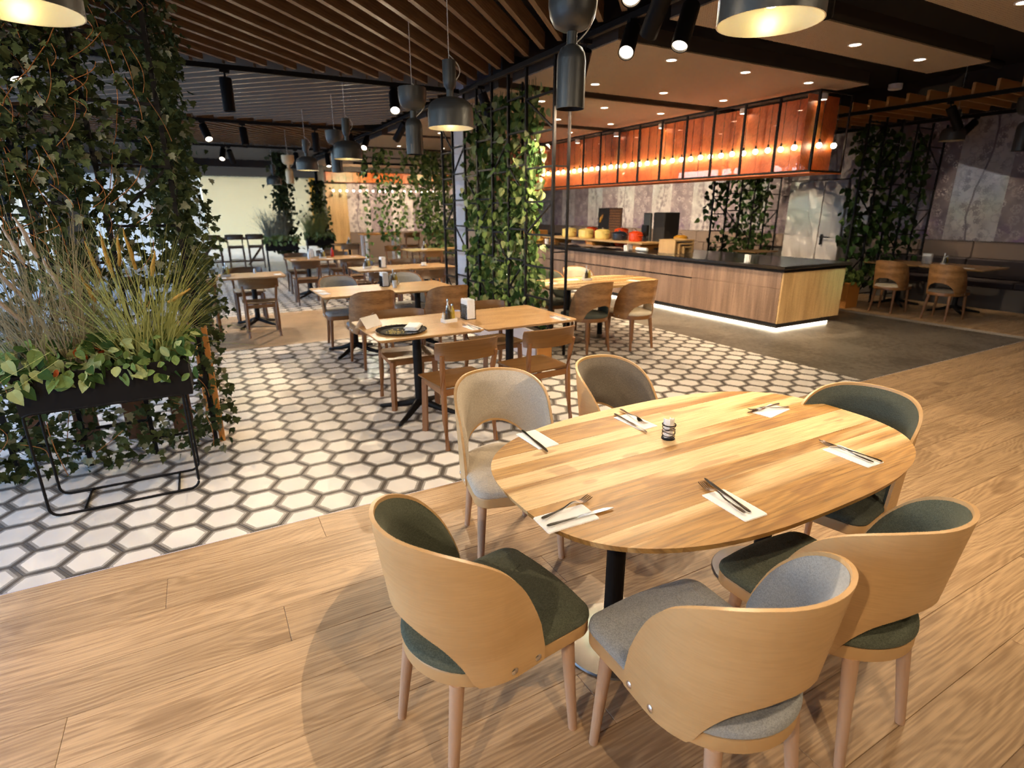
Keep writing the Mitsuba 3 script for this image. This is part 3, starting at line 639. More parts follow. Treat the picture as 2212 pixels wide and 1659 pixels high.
for i in range(NP):
    y = HY0+PT*i; part(h, 'pane', shape(trimesh.Trimesh([[HX0+0.012, y+0.028, HZ0+0.025], [HX0+0.012, y+PT, HZ0+0.025], [HX0+0.012, y+PT, HZ1-0.025], [HX0+0.012, y+0.028, HZ1-0.025]], [[0, 2, 1], [0, 3, 2]], process=False), 'clear_glass'))
    part(h, 'orange_panel', shape(box(HX0+0.32, HX0+0.335, max(y+0.002, HY0+0.195), y+PT-0.002, HZ0+0.01, HZ1-0.02), 'copper_panel'))
part(h, 'pane', shape(trimesh.Trimesh([[HX0+0.03, HY0+0.012, HZ0+0.02], [HX1-0.02, HY0+0.012, HZ0+0.02], [HX1-0.02, HY0+0.012, HZ1-0.025], [HX0+0.03, HY0+0.012, HZ1-0.025]], [[0, 1, 2], [0, 2, 3]], process=False), 'clear_glass'))
part(h, 'orange_panel', shape(box(HX0+0.03, HX1-0.005, HY0+0.18, HY0+0.19, HZ0+0.01, HZ1-0.02), 'copper_panel'))
part(h, 'orange_panel', shape(box(HX0+0.03, HX1-0.02, HY0+0.39, HY1, HZ0-0.012, HZ0-0.004), 'copper_panel'))
part(h, 'orange_panel', shape(box(HX0+0.03, HX1-0.02, HY0+0.02, HY0+0.39, HZ0-0.012, HZ0-0.004), 'copper_panel'))
part(h, 'bottom_rim', shape(cat([fr(HX0+0.0, HX0+0.03, HY0, HY1, HZ0-0.018, HZ0-0.002), fr(HX0, HX1, HY0, HY0+0.03, HZ0-0.018, HZ0-0.002)]), 'copper_panel'))
ORD = ['first', 'second', 'third', 'fourth', 'fifth', 'sixth', 'seventh', 'eighth', 'ninth', 'tenth', 'eleventh', 'twelfth', 'thirteenth', 'fourteenth', 'fifteenth', 'sixteenth', 'seventeenth', 'eighteenth', 'nineteenth', 'twentieth']+['twenty-'+w for w in ('first', 'second', 'third', 'fourth', 'fifth', 'sixth', 'seventh', 'eighth', 'ninth')]+['thirtieth', 'thirty-first', 'thirty-second', 'thirty-third']
ball = trimesh.creation.icosphere(2, 0.036)
def bulb(x, y, z, grp, lab, hang, glow, w):
    t = thing('light_bulb', lab, 'light bulb', grp)
    part(t, 'globe', emit(moved(ball, x, y, z), np.array([1, 0.80, 0.52])*glow, w))
    part(t, 'socket', shape(moved(lathe([(0.014, 0.028), (0.014, 0.075), (0.0, 0.075)], 10), x, y, z), 'black_metal', 40))
    part(t, 'cord', shape(tube([(x, y, z+0.07), (x, y, hang)], 0.003, 5), 'black_metal'))
for i in range(33):
    bulb(7.20 if i else 7.22, 4.99+0.205*i-(0 if i else 0.13), 2.44+0.004*math.sin(i*2.3), 'bulbs in a row inside the orange hood', f'round glowing bulb along the front of the orange hood, {ORD[i]} from its right end', HZ1, 30, 0.02)
for x in (7.53,): bulb(x, 4.86, 2.45, 'bulbs in a row inside the orange hood', 'round glowing bulb at the far right corner behind the end pane of the orange hood', HZ1, 30, 0.02)
for i in range(18): bulb(4.27+0.227*i, 20.3, 2.30, 'bulbs hanging at the far wall', f'tiny glowing bulb hanging before the far damask wall, {ORD[i]} from the left', 3.95, 16, 0.01)
for px_y in (4.87, 6.08, 7.75, 8.95, 10.2, 11.6):
    t = thing('hood_spotlight', f'small spotlight at the top of the orange hood, {ORD[(4.87, 6.08, 7.75, 8.95, 10.2, 11.6).index(px_y)]} from its right end', 'spotlight', 'spotlights inside the top of the orange hood')
    part(t, 'body', shape(moved(lathe([(0.0, 0.07), (0.05, 0.07), (0.05, 0.0), (0.043, 0.0)], 20), 7.18, px_y, HZ1-0.09), 'white_paint', 40))
    m = moved(lathe([(0.0, 0.003), (0.043, 0.003)], 20), 7.18, px_y, HZ1-0.09)
    if m.face_normals[:, 2].mean() > 0: m.invert()
    part(t, 'lens', emit(m, WARM*30, 0.01))
    spot('beam_'+t, (7.17, px_y, HZ1-0.095), (7.235, px_y, 2.0), 10, 26, 8); scene['beam_'+t]['sampling_weight'] = 1.2

# ------------------------------------------------------------------ tub chairs
TC = dict(r=.224, Lf=.101, zt=.858, lean=.050, flare=.006, yc=-.037, front=.275, fx=.208, fy=.208, rx=.168, ry=-.232)
tpf = PchipInterpolator([0, .12, .2, .27, .33, .38, .42, .46, .485, .50], [1, .988, .948, .882, .795, .685, .57, .40, .26, .10])
bpf = PchipInterpolator([0, .05, .11, .165, .20, .228, .248, .26, .5], [.578, .573, .553, .522, .485, .445, .405, .385, .392])
def tub_plan(s, r, extra=0.0):
    a = np.abs(s)/r; c = a < PI/2
    x = np.where(c, r*np.sin(a), r); y = np.where(c, -r*np.cos(a), np.abs(s)-PI/2*r)+TC['yc']
    return np.sign(s)*x, y, np.sign(s)*np.where(c, np.sin(a), 1.0), np.where(c, -np.cos(a), 0.0)
def tub_grid(off, smarg=0.0, ztm=0.0, zbm=0.0, zmin=None, ns=61, nv=14):
    L = PI/2*TC['r']+TC['Lf']; sc = L/.5
    s = np.linspace(-(L-smarg), L-smarg, ns); a = np.abs(s)/sc
    zt = .40+(TC['zt']-.40)*tpf(a)-ztm; zb = bpf(a)+zbm
    if zmin is not None: zb = np.maximum(zb, zmin)
    zt = np.maximum(zt, zb+0.004)
    z = zb[:, None]+(zt-zb)[:, None]*np.linspace(0, 1, nv)
    x, y, nx, ny = tub_plan(s, TC['r']+0.004)
    h = np.clip((z-.42)/.38, -.3, 1.2); bk = np.clip(-ny, 0, 1)
    o = h*(TC['flare']*(1-bk)+TC['lean']*bk)[:, None]+off
    G = np.stack([x[:, None]+nx[:, None]*o, y[:, None]+ny[:, None]*o, z], -1)
    return G, np.stack([np.broadcast_to(s[:, None], z.shape), z], -1)
def shell_mesh(G0, G1, UV):
    """two grids joined by a rim whose vertices are its own, so that smooth shading keeps the edge crisp"""
    a, b, _ = G0.shape; I = lambda i, j: i*b+j; F = []; o = a*b
    for i in range(a-1):
        for j in range(b-1):
            q = [I(i, j), I(i+1, j), I(i+1, j+1), I(i, j+1)]
            F += [[q[0], q[1], q[2]], [q[0], q[2], q[3]], [o+q[0], o+q[2], o+q[1]], [o+q[0], o+q[3], o+q[2]]]
    rim = [I(i, 0) for i in range(a)]+[I(a-1, j) for j in range(1, b)]+[I(i, b-1) for i in range(a-2, -1, -1)]+[I(0, j) for j in range(b-2, 0, -1)]
    A, B, U = G0.reshape(-1, 3), G1.reshape(-1, 3), UV.reshape(-1, 2); n = len(rim); r0_ = 2*o
    V = np.vstack([A, B, A[rim], B[rim]]); UU = np.vstack([U, U, U[rim], U[rim]])
    for k in range(n):
        k2 = (k+1) % n; F += [[r0_+k, r0_+n+k, r0_+n+k2], [r0_+k, r0_+n+k2, r0_+k2]]
    return trimesh.Trimesh(V, np.array(F), process=False), UU
Go, UVo = tub_grid(0.006); Gi, _ = tub_grid(-0.006)
sm, su = shell_mesh(Go, Gi, UVo)
TUB_SHELL = {b: mikit.ply(sm, b, True, uv=su) for b in ('beech_veneer', 'oak_veneer')}
Ga, UVa = tub_grid(-0.007, 0.012, 0.012, 0.012, 0.447); Gb, _ = tub_grid(-0.030, 0.020, 0.024, 0.024, 0.447)
Gm, _ = tub_grid(-0.024, 0.013, 0.014, 0.013, 0.447)
def pad_mesh(ns=61, nv=14):
    w = np.ones((ns, nv)); e = np.minimum(np.minimum(np.arange(ns), np.arange(ns)[::-1])[:, None]/3.0, np.minimum(np.arange(nv), np.arange(nv)[::-1])[None, :]/2.0)
    w = np.clip(e, 0, 1)**0.5
    G1 = Ga+(Gb-Ga)*w[..., None]; return shell_mesh(G1, Ga, UVa)
pm, pu = pad_mesh(); TUB_PAD = mikit.ply(pm, 'fabric_green', True, uv=pu)
def seat_outline(d=0.0, n=40):
    r = TC['r']-d; pts = []
    for i in range(n+1):
        a = PI+PI*i/n; pts.append((r*math.cos(a), TC['yc']+r*math.sin(a)))
    rc = 0.065; yf = TC['front']-d; xr = r+0.004
    for i in range(9):
        a = (PI/2)*i/8; pts.append((xr-rc+rc*math.cos(a), yf-rc+rc*math.sin(a)))
    for i in range(1, 6): t = i/6; pts.append(((xr-rc)*(1-2*t), yf+0.012*math.sin(PI*t)))
    for i in range(9):
        a = PI/2+(PI/2)*i/8; pts.append((-xr+rc+rc*math.cos(a), yf-rc+rc*math.sin(a)))
    return np.array(pts)
so = seat_outline()
TUB_FRAME = {b: shape(layers([(so, .378, -.006), (so, .384, 0), (so, .420, 0), (so, .425, -.004)]), b, 40) for b in ('beech_frame', 'oak_stained')}
TUB_SEAT = mikit.ply(layers([(so, .4255, -.004), (so, .434, .003), (so, .446, .001), (so, .456, -.008), (so, .462, -.03), (so, .466, -.075), (so, .467, -.14)]), 'fabric_green', 45)
def leg_mesh(x, y, xt, yt, zt=.382, rt=.0225, rb=.0145):
    return tube([(x, y, 0), (x, y, 0.003), (xt, yt, zt)], [rb-.002, rb, rt], 16)
TUB_LEGS = {b: [shape(leg_mesh(sx*TC['fx'], TC['fy'], sx*(TC['fx']-.022), TC['fy']-.02), b, 40) for sx in (-1, 1)]+[shape(leg_mesh(sx*TC['rx'], TC['ry'], sx*(TC['rx']-.024), TC['ry']+.045), b, 40) for sx in (-1, 1)] for b in ('beech', 'oak_stained')}
bm = lathe([(0, .0035), (.006, .003), (.010, .001), (.011, 0)], 14)
TUB_BOLTS = []
for sx in (-1, 1):
    for yy in (.064-.03, .064-.115):
        m = bm.copy(); m.apply_transform(trimesh.transformations.rotation_matrix(sx*PI/2, [0, 1, 0])); m.apply_translation([sx*(TC['r']+.0105), yy, .412]); TUB_BOLTS.append(shape(m, 'chrome', 40))
def heading(x, y, deg): return M(x, y, 0, deg-90)      # deg: the way the sitter looks, from +x towards +y
def ref(s, b): return {**s, 'bsdf': {'type': 'ref', 'id': b}}
def tub_chair(x, y, deg, fab, label, group=None, wood=0, back=None):
    t = thing('tub_chair', label, 'chair', group); to = heading(x, y, deg)
    v, w = (('beech_veneer', 'beech'), ('oak_veneer', 'oak_stained'))[wood]
    part(t, 'backrest', TUB_SHELL[v], to); part(t, 'backrest_pad', ref(TUB_PAD, back or fab), to); part(t, 'seat_frame', TUB_FRAME['oak_stained' if wood else 'beech_frame'], to); part(t, 'seat', ref(TUB_SEAT, fab), to)
    for l in TUB_LEGS[w]: part(t, 'leg', l, to)
    for b in TUB_BOLTS: part(t, 'bolt', b, to)
    return t
D = math.degrees
tub_chair(.622, 1.320, D(.131), 'fabric_green', 'beech tub chair with green pads at the left end of the oval table')
tub_chair(1.085, .850, D(1.544), 'fabric_grey', 'beech tub chair with grey blue pads at the front of the oval table')
tub_chair(1.664, .857, D(1.560), 'fabric_green', 'beech tub chair with green pads at the front right of the oval table')
tub_chair(2.390, 1.280, D(3.291), 'fabric_dark', 'beech tub chair with dark green pads at the right end of the oval table')
tub_chair(1.186, 2.192, D(4.519), 'fabric_tan', 'beech tub chair with pale tan pads behind the left of the oval table')
tub_chair(1.904, 2.134, D(4.900), 'fabric_taupe', 'tub chair with taupe grey pads, half hidden behind the oval table')

# ------------------------------------------------------------------ bentwood chairs
def wood_chair_parts(wd, veneer):
    P = []
    for sx in (-1, 1):
        fl = cat([bar((sx*.196, .195, 0), (sx*.185, .185, .43), .034, .038)]); P.append(('leg', shape(fl, wd)))
    for sx in (-1, 1):
        pts = [(sx*.196, -.245, 0), (sx*.192, -.205, .22), (sx*.190, -.19, .43), (sx*.198, -.205, .58), (sx*.208, -.232, .70)]
        P.append(('leg', shape(tube(pts, [.018, .021, .0225, .021, .0165], 8), wd, 50)))
    # saddle seat
    n = 15; gx = np.linspace(-1, 1, n); gy = np.linspace(-1, 1, n); X, Y = np.meshgrid(gx, gy, indexing='ij')
    wx = .225-.022*(Y < 0)*(-Y); G = np.stack([X*wx, Y*.205+.01+.012*(1-X**2)*(Y > 0), .452-.010*(1-X**2)*(1-Y**2)-.008*np.clip(Y-.6, 0, 1)], -1)
    P.append(('seat', shape(solid_sheet(G, .012), veneer+'_plain', 35)))
    rails = cat([box(-.185, .185, .165, .185, .395, .440), box(-.185, .185, -.20, -.182, .395, .440), box(-.195, -.175, -.19, .18, .395, .440), box(.175, .195, -.19, .18, .395, .440)])
    P.append(('seat_rail', shape(rails, wd)))
    a = np.linspace(-1, 1, 25); v = np.linspace(0, 1, 7)
    bx = .232*np.sin(a*1.25)/math.sin(1.25); by = -.262+.075*np.abs(a)**2.4
    z0 = .655+.012*np.abs(a)**2; z1 = .800-.012*np.abs(a)**3
    Z = z0[:, None]+(z1-z0)[:, None]*v; G = np.stack([np.broadcast_to(bx[:, None], Z.shape), by[:, None]-.10*(Z-.66)*0.5+.012*np.sin(v*PI)[None, :], Z], -1)
    s_ = solid_sheet(G, .016); P.append(('backrest', shape(s_, veneer+'_plain', 40)))
    return P
for k_, c0, c1 in (('oak', (0.105, 0.046, 0.013), (0.165, 0.078, 0.024)), ('dark', (0.060, 0.030, 0.014), (0.098, 0.052, 0.025))):
    def fnp(p, n, uv, c0=c0, c1=c1): return mixc(c0, c1, 0.5*n3(p.x*6, p.y*60, p.z*120)+0.5*fbm(p.x*3, p.y*14, p.z*20, 2))
    mat(k_+'_plain', mikit.proc(fnp), 0.36, specular=0.5)
WC = {'oak': wood_chair_parts('oak_stained', 'oak'), 'dark': wood_chair_parts('walnut_dark', 'dark')}
CUSH = shape(prism(rrect(.40, .39, .07), .448, .478, .010), 'fabric_cream', 40)
def wood_chair(x, y, deg, label, kind='oak', cushion=False, group=None, z=0.0, name='wooden_chair', catg='chair'):
    t = thing(name, label, catg, group); to = heading(x, y, deg)
    if z:
        to = T().translate([x, y, z]).rotate([0, 0, 1], deg-90)
        for sx, sy in ((-.196, .195), (.196, .195), (-.196, -.245), (.196, -.245)):
            part(t, 'leg_extension', shape(bar((sx, sy, -z), (sx, sy, .01), .03), 'walnut_dark'), to)
        part(t, 'footrest', shape(cat([bar((-.196, .2, -z+.25), (.196, .2, -z+.25), .022), bar((-.196, -.24, -z+.25), (.196, -.24, -z+.25), .022)]), 'walnut_dark'), to)
    for nm, s in WC[kind]: part(t, nm, s, to)
    if cushion: part(t, 'seat_cushion', CUSH, to, label='cream seat cushion')
    return t
wood_chair(1.545, 3.665, 91, 'oak bentwood chair at the front left of the long oak tables')
wood_chair(2.245, 3.70, 94, 'oak bentwood chair at the front right of the long oak tables')
wood_chair(1.475, 4.60, 268, 'dark-stained chair behind the long oak tables, beyond the round tray')
wood_chair(2.36, 4.66, 272, 'oak chair behind the napkin holder on the long tables, mostly hidden')

# ------------------------------------------------------------------ tables
a_ = np.linspace(0, 2*PI, 97)[:-1]
def superellipse(a, b, e=2.75): return np.stack([a*np.sign(np.cos(a_))*np.abs(np.cos(a_))**(2/e), b*np.sign(np.sin(a_))*np.abs(np.sin(a_))**(2/e)], 1)
def oval_table(cx, cy, label, rot=0, posts=(-.44, .44), a=.885, b=.535, boards=14):
    t = thing('oval_table', label, 'table'); P = Polygon(superellipse(a, b)); to = M(cx, cy, 0, rot)
    top = part(t, 'tabletop', shape(prism(Polygon(superellipse(a-.03, b-.03)), .722, .727), 'tabletop_oak'), to)
    w = 2*b/boards; rr = random.Random(int(cx*100))
    for i in range(boards):
        y0 = -b+i*w; pc = P.intersection(sbox(-2, y0+.0002, 2, y0+w-.0002))
        if pc.is_empty: continue
        m = prism(pc, .727, .750); kk = rr.random()
        # cut back the lower rim a little, as the photo's bevelled underside
        vv = np.array(m.vertices); low = vv[:, 2] < .73; vv[low, :2] *= [1-.012, 1-.018]; m.vertices = vv
        part(top, 'board', mikit.ply(m, 'oval_wood', False, uv=np.column_stack([np.full(len(m.vertices), kk), np.zeros(len(m.vertices))])), to)
    for px_ in posts:
        part(t, 'post', shape(tube([(px_, 0, .02), (px_, 0, .722)], .036, 20), 'black_metal', True), to)
        part(t, 'base_disc', shape(moved(lathe([(0, 0), (.205, 0), (.21, .004), (.205, .010), (.05, .016), (.045, .024), (0, .024)], 40), px_, 0, 0), 'dark_steel', 40), to)
        part(t, 'top_plate', shape(box(px_-.15, px_+.15, -.15, .15, .716, .722), 'black_metal'), to)
    return t
oval_table(1.66, 1.395, 'large oval table of striped timber boards in the foreground')
oval_table(4.55, 5.95, 'oval timber table between the ivy lattice and the serving counter', posts=(-.44, .10))
def cross_table(x0, x1, y0, y1, label, top='tabletop_oak', h=.75, group=None, rot=45, pedestal=True):
    t = thing('cafe_table', label, 'table', group); cx, cy = (x0+x1)/2, (y0+y1)/2
    o = np.array(rrect(x1-x0, y1-y0, .035).exterior.coords)[:-1]; 
    m = layers([(o, h-.026, -.03), (o, h-.010, -.002), (o, h-.003, 0), (o, h, -.003)]); m.apply_translation([cx, cy, 0])
    part(t, 'tabletop', shape(m, top, 25))
    if pedestal:
        part(t, 'post', shape(tube([(cx, cy, .09), (cx, cy, h-.026)], .036, 16), 'black_metal', True))
        for k in range(4):
            an = math.radians(rot+90*k); d = np.array([math.cos(an), math.sin(an), 0]); c_ = np.array([cx, cy, 0])
            part(t, 'foot', shape(tube([c_+[0, 0, .10], c_+d*.06+[0, 0, .085], c_+d*.2+[0, 0, .045], c_+d*.36+[0, 0, .018], c_+d*.38+[0, 0, .016]], [.034, .032, .024, .017, .012], 8), 'black_metal', 50))
        part(t, 'top_plate', shape(box(cx-.2, cx+.2, cy-.2, cy+.2, h-.034, h-.026), 'black_metal'))
    return t
cross_table(1.03, 1.893, 3.87, 4.72, 'oak cafe table with the round black tray, left of the joined pair')
cross_table(1.899, 2.78, 3.86, 4.73, 'oak cafe table right of the joined pair, beside the napkin holder')
cross_table(1.09, 1.90, 6.22, 7.10, 'oak cafe table of the second row, left half with tub chairs')
cross_table(1.905, 2.72, 6.22, 7.10, 'oak cafe table of the second row, right half touching the lattice')
cross_table(.18, 1.06, 8.70, 9.45, 'brown cafe table behind the left planter with a wooden chair in front')
cross_table(-.72, .17, 8.70, 9.45, 'brown cafe table behind the left planter, half hidden by ivy')
cross_table(1.45, 2.25, 11.3, 12.2, 'dark cafe table beyond the aisle with sauce bottles, left half', 'tabletop_oak')
cross_table(2.26, 2.95, 11.3, 12.2, 'dark cafe table beyond the aisle, right half', 'tabletop_oak')
cross_table(2.12, 2.95, 8.75, 9.55, 'brown cafe table with a pale napkin holder in the middle distance')
cross_table(2.96, 3.75, 8.75, 9.55, 'brown cafe table with a white teacup behind the lattice')
cross_table(4.30, 5.25, 12.6, 13.5, 'bright oak table left of the lattice in the far middle distance')
cross_table(5.4, 6.6, 12.9, 13.6, 'bright oak table farther back beside the ivy lattices')
cross_table(3.30, 4.20, 16.0, 16.8, 'pale far table before the orange timber pier')
cross_table(10.45, 11.35, 4.95, 5.85, 'dim oak table left of the banquette corner pair with a napkin holder')
cross_table(10.45, 11.35, 4.02, 4.94, 'dim oak table right of the banquette corner pair')
cross_table(10.75, 11.55, 8.35, 9.0, 'small oak table seen past the counter end before the banquette')

# ------------------------------------------------------------------ more chairs
tub_chair(1.55, 6.03, 90, 'fabric_grey', 'brown tub chair turned away, left front of the second table row', wood=1)
tub_chair(2.42, 6.03, 90, 'fabric_grey', 'brown tub chair turned away, right front of the second table row', wood=1)
tub_chair(1.47, 7.10, 270, 'fabric_grey', 'tub chair with grey pads facing us, left behind the second table row', wood=1)
tub_chair(2.35, 7.14, 270, 'fabric_grey', 'tub chair with grey pads facing us, right behind the second table row', wood=1)
tub_chair(4.02, 5.40, 92, 'fabric_dark', 'brown tub chair with dark green seat at the oval table by the counter', wood=1)
tub_chair(4.61, 5.28, 88, 'fabric_cream', 'brown tub chair with cream seat nearest the counter', wood=1)
tub_chair(4.80, 6.60, 265, 'fabric_cream', 'cream padded tub chair behind the condiment set near the counter', wood=1)
tub_chair(4.20, 6.45, 272, 'fabric_dark', 'dark green padded tub chair right behind the ivy lattice', wood=1)
tub_chair(10.03, 5.08, 5, 'fabric_cream', 'brown tub chair with pale seat in the dim right corner, left of two', wood=1)
tub_chair(10.06, 4.28, 0, 'fabric_taupe', 'brown tub chair with taupe seat in the dim right corner, right of two', wood=1)
wood_chair(.63, 8.36, 88, 'brown wooden chair in front of the table behind the left planter', 'oak')
wood_chair(-.11, 8.38, 88, 'brown wooden chair partly hidden by the left planter grasses', 'oak')
wood_chair(.58, 9.62, 270, 'dark chair with cream seat cushion behind the left brown table', 'dark', True)
wood_chair(-.20, 9.62, 270, 'dark chair behind the left brown table, hidden by ivy', 'dark', True)
wood_chair(1.65, 10.85, 88, 'dark wooden chair beyond the aisle, left of two in front of the dark table', 'dark')
wood_chair(2.50, 10.95, 92, 'dark wooden chair beyond the aisle, right of two in front of the dark table', 'dark')
wood_chair(1.75, 12.45, 270, 'dark wooden chair behind the sauce bottles', 'dark')
wood_chair(2.60, 12.45, 270, 'dark wooden chair behind the far dark table, right', 'dark')
wood_chair(3.05, 8.30, 90, 'dark wooden chair in front of the teacup table beside the lattice', 'dark')
wood_chair(2.35, 8.35, 90, 'dark wooden chair in front of the pale napkin holder', 'dark')
wood_chair(2.45, 9.85, 270, 'dark wooden chair behind the pale napkin holder, left', 'dark')
wood_chair(3.25, 9.85, 270, 'dark wooden chair behind the teacup', 'dark')
wood_chair(3.55, 15.6, 90, 'far dark wooden chair before the pale table, left', 'dark')
wood_chair(2.55, 13.6, 90, 'far dark wooden chair beyond the dark table', 'dark')
wood_chair(4.55, 12.1, 90, 'far tub-height chair before the bright oak table, left', 'oak')
wood_chair(4.35, 13.95, 270, 'far oak chair behind the bright oak table', 'oak')
for i, x in enumerate((.35, .95, 1.50)):
    wood_chair(x, 18.6+.1*i, 85, ('leftmost', 'middle', 'rightmost')[i]+' of the three dark bar chairs before the yellow hoarding', 'dark', z=.20, name='bar_chair', catg='bar chair')
t = thing('trestle_table', 'dark far table with slanting legs before the yellow hoarding', 'table')
part(t, 'tabletop', shape(box(.15, 1.75, 19.5, 20.3, .80, .85, .005), 'walnut_dark'))
for sx, sgn in ((.30, 1), (1.75, 1)): part(t, 'leg', shape(bar((sx-.42*sgn, 19.9, .0), (sx+.2*sgn, 19.9, .8), .06), 'walnut_dark'))
part(t, 'stretcher', shape(bar((.1, 19.9, .12), (1.8, 19.9, .12), .05), 'walnut_dark'))
t = thing('high_table', 'tall orange-topped table with pale legs before the ivy curtains', 'high table')
part(t, 'tabletop', shape(box(3.75, 4.75, 14.7, 15.3, 1.04, 1.08, .004), 'timber_orange'))
for x in (3.83, 4.67):
    for y in (14.78, 15.22): part(t, 'leg', shape(box(x-.03, x+.03, y-.03, y+.03, 0, 1.04), 'white_paint'))
for i, x in enumerate((5.15, 5.9)):
    wood_chair(x, 15.3, 100-20*i, ('left', 'right')[i]+' of two orange-lit high chairs among the ivy curtains', 'oak', z=.28, name='high_chair', catg='bar chair')
for i, (x, y) in enumerate(((3.95, 10.9), (4.35, 11.5))):
    t = thing('round_stool', ('near', 'far')[i]+' round orange timber stool left of the lattice', 'stool')
    part(t, 'seat', shape(moved(lathe([(0, .42), (.20, .42), (.21, .43), (.21, .455), (.20, .465), (0, .465)], 28), x, y), 'timber_orange', 40)); 
    for k in range(3):
        an = 2*PI*k/3; part(t, 'leg', shape(tube([(x+.2*math.cos(an), y+.2*math.sin(an), 0), (x+.13*math.cos(an), y+.13*math.sin(an), .42)], .014, 8), 'timber_orange', True))
# banquette along the right wall
t = thing('banquette', 'long dark upholstered wall bench in the dim right corner', 'bench')
for i in range(7):
    y = 6.75-0.9*i
    part(t, 'seat_cushion', shape(box(11.70, 12.20, y-.895, y-.005, .36, .47, .02), 'upholstery_dark')); part(t, 'back_cushion', shape(box(12.10, 12.23, y-.895, y-.005, .47, .80, .02), 'upholstery_dark'))
part(t, 'base', shape(box(11.74, 12.25, .5, 6.75, 0, .36), 'dark_wall'))
t = thing('banquette', 'dark upholstered wall bench behind the serving counter', 'bench')
for i in range(8):
    y = 9.3+0.9*i
    part(t, 'seat_cushion', shape(box(11.70, 12.20, y+.005, y+.895, .36, .47, .02), 'upholstery_dark')); part(t, 'back_cushion', shape(box(12.10, 12.23, y+.005, y+.895, .47, .80, .02), 'upholstery_brown'))
part(t, 'base', shape(box(11.74, 12.25, 9.3, 16.5, 0, .36), 'dark_wall'))

# ------------------------------------------------------------------ foliage helpers
def leaf(outline, fold=0.18, droop=0.12):
    """a leaf of unit length along +y, folded along its midrib; outline: right half, from stalk to tip"""
    R = np.array(outline); n = len(R)
    mid = np.column_stack([np.zeros(n), R[:, 1]])
    z = lambda y: -droop*y**2
    V = [[0, y, z(y)] for _, y in mid]+[[x, y, z(y)+fold*abs(x)] for x, y in R]+[[-x, y, z(y)+fold*abs(x)] for x, y in R]; F = []
    for i in range(n-1):
        F += [[i, n+i, n+i+1], [i, n+i+1, i+1], [i, 2*n+i+1, 2*n+i], [i, i+1, 2*n+i+1]]
    return np.array(V, float), np.array(F)
IVY = leaf([(0.0, 0.0), (.30, -.10), (.52, .12), (.30, .30), (.42, .52), (.17, .58), (0, 1.0)])
HEART = leaf([(0.0, 0.0), (.24, -.08), (.40, .16), (.38, .42), (.22, .74), (0, 1.05)], .22, .22)
OVATE = leaf([(0.0, 0.0), (.16, .12), (.30, .40), (.27, .66), (.12, .90), (0, 1.0)], .15, .20)
def leaf_frame(pos, nrm, down, size, g):
    n = nrm/np.linalg.norm(nrm); y = down-n*(down@n); y /= np.linalg.norm(y)+1e-9; x = np.cross(y, n)
    A = np.eye(4); A[:3, 0], A[:3, 1], A[:3, 2], A[:3, 3] = x*size, y*size, n*size, pos; return A
def foliage(t, frames, shape_, mats, name='leaf', nparts=0, stuff='foliage'):
    """frames: 4x4 arrays, the nearest first; the first nparts stand as leaves of their own, the rest as one part per tone"""
    V, F = shape_; base = {m: mikit.ply(trimesh.Trimesh(V, F, process=False), m) for m in mats}; rest = {m: [] for m in mats}
    w = list(mats.values()); ks = list(mats)
    for i, A in enumerate(frames):
        m = rnd.choices(ks, w)[0]
        if i < nparts: part(t, name, base[m], mi.ScalarTransform4f(A))
        else: rest[m].append(A)
    for m, L in rest.items():
        if L:
            A = np.array(L); vs = np.einsum('kij,nj->kni', A[:, :3, :3], V)+A[:, None, :3, 3]; fs = F[None]+(np.arange(len(A))*len(V))[:, None, None]
            part(t, stuff, mikit.ply(trimesh.Trimesh(vs.reshape(-1, 3), fs.reshape(-1, 3), process=False), m), kind='stuff')
def near_first(L): return sorted(L, key=lambda A: float(np.linalg.norm(A[:3, 3]-EYE)))
IVYM = {'leaf_ivy_dark': 5, 'leaf_ivy': 4, 'leaf_ivy_pale': 1.2}
POTM = {'leaf_pothos_dark': 4, 'leaf_pothos': 4, 'leaf_pothos_light': 1.6, 'leaf_pale': 0.5}
g = np.random.default_rng(5)
def cloud(n, fn, size, face, spread=0.8, hang=1.0):
    out = []
    for _ in range(n):
        p = fn(); nr = np.array(face)+g.normal(0, spread, 3); dn = np.array([g.normal(0, .5), g.normal(0, .5), -hang+g.normal(0, .35)])
        out.append(leaf_frame(np.array(p), nr, dn, size*g.uniform(.65, 1.3), g))
    return near_first(out)
def strand(p0, p1, n, sway=0.05, seed=None):
    a = np.linspace(0, 1, n); p0, p1 = np.array(p0), np.array(p1); ph = g.uniform(0, 6.28, 3)
    P = p0+(p1-p0)*a[:, None]
    P[:, 0] += sway*np.sin(a*9+ph[0])*np.minimum(1, a*4); P[:, 1] += sway*np.sin(a*7+ph[1])*np.minimum(1, a*4); return P

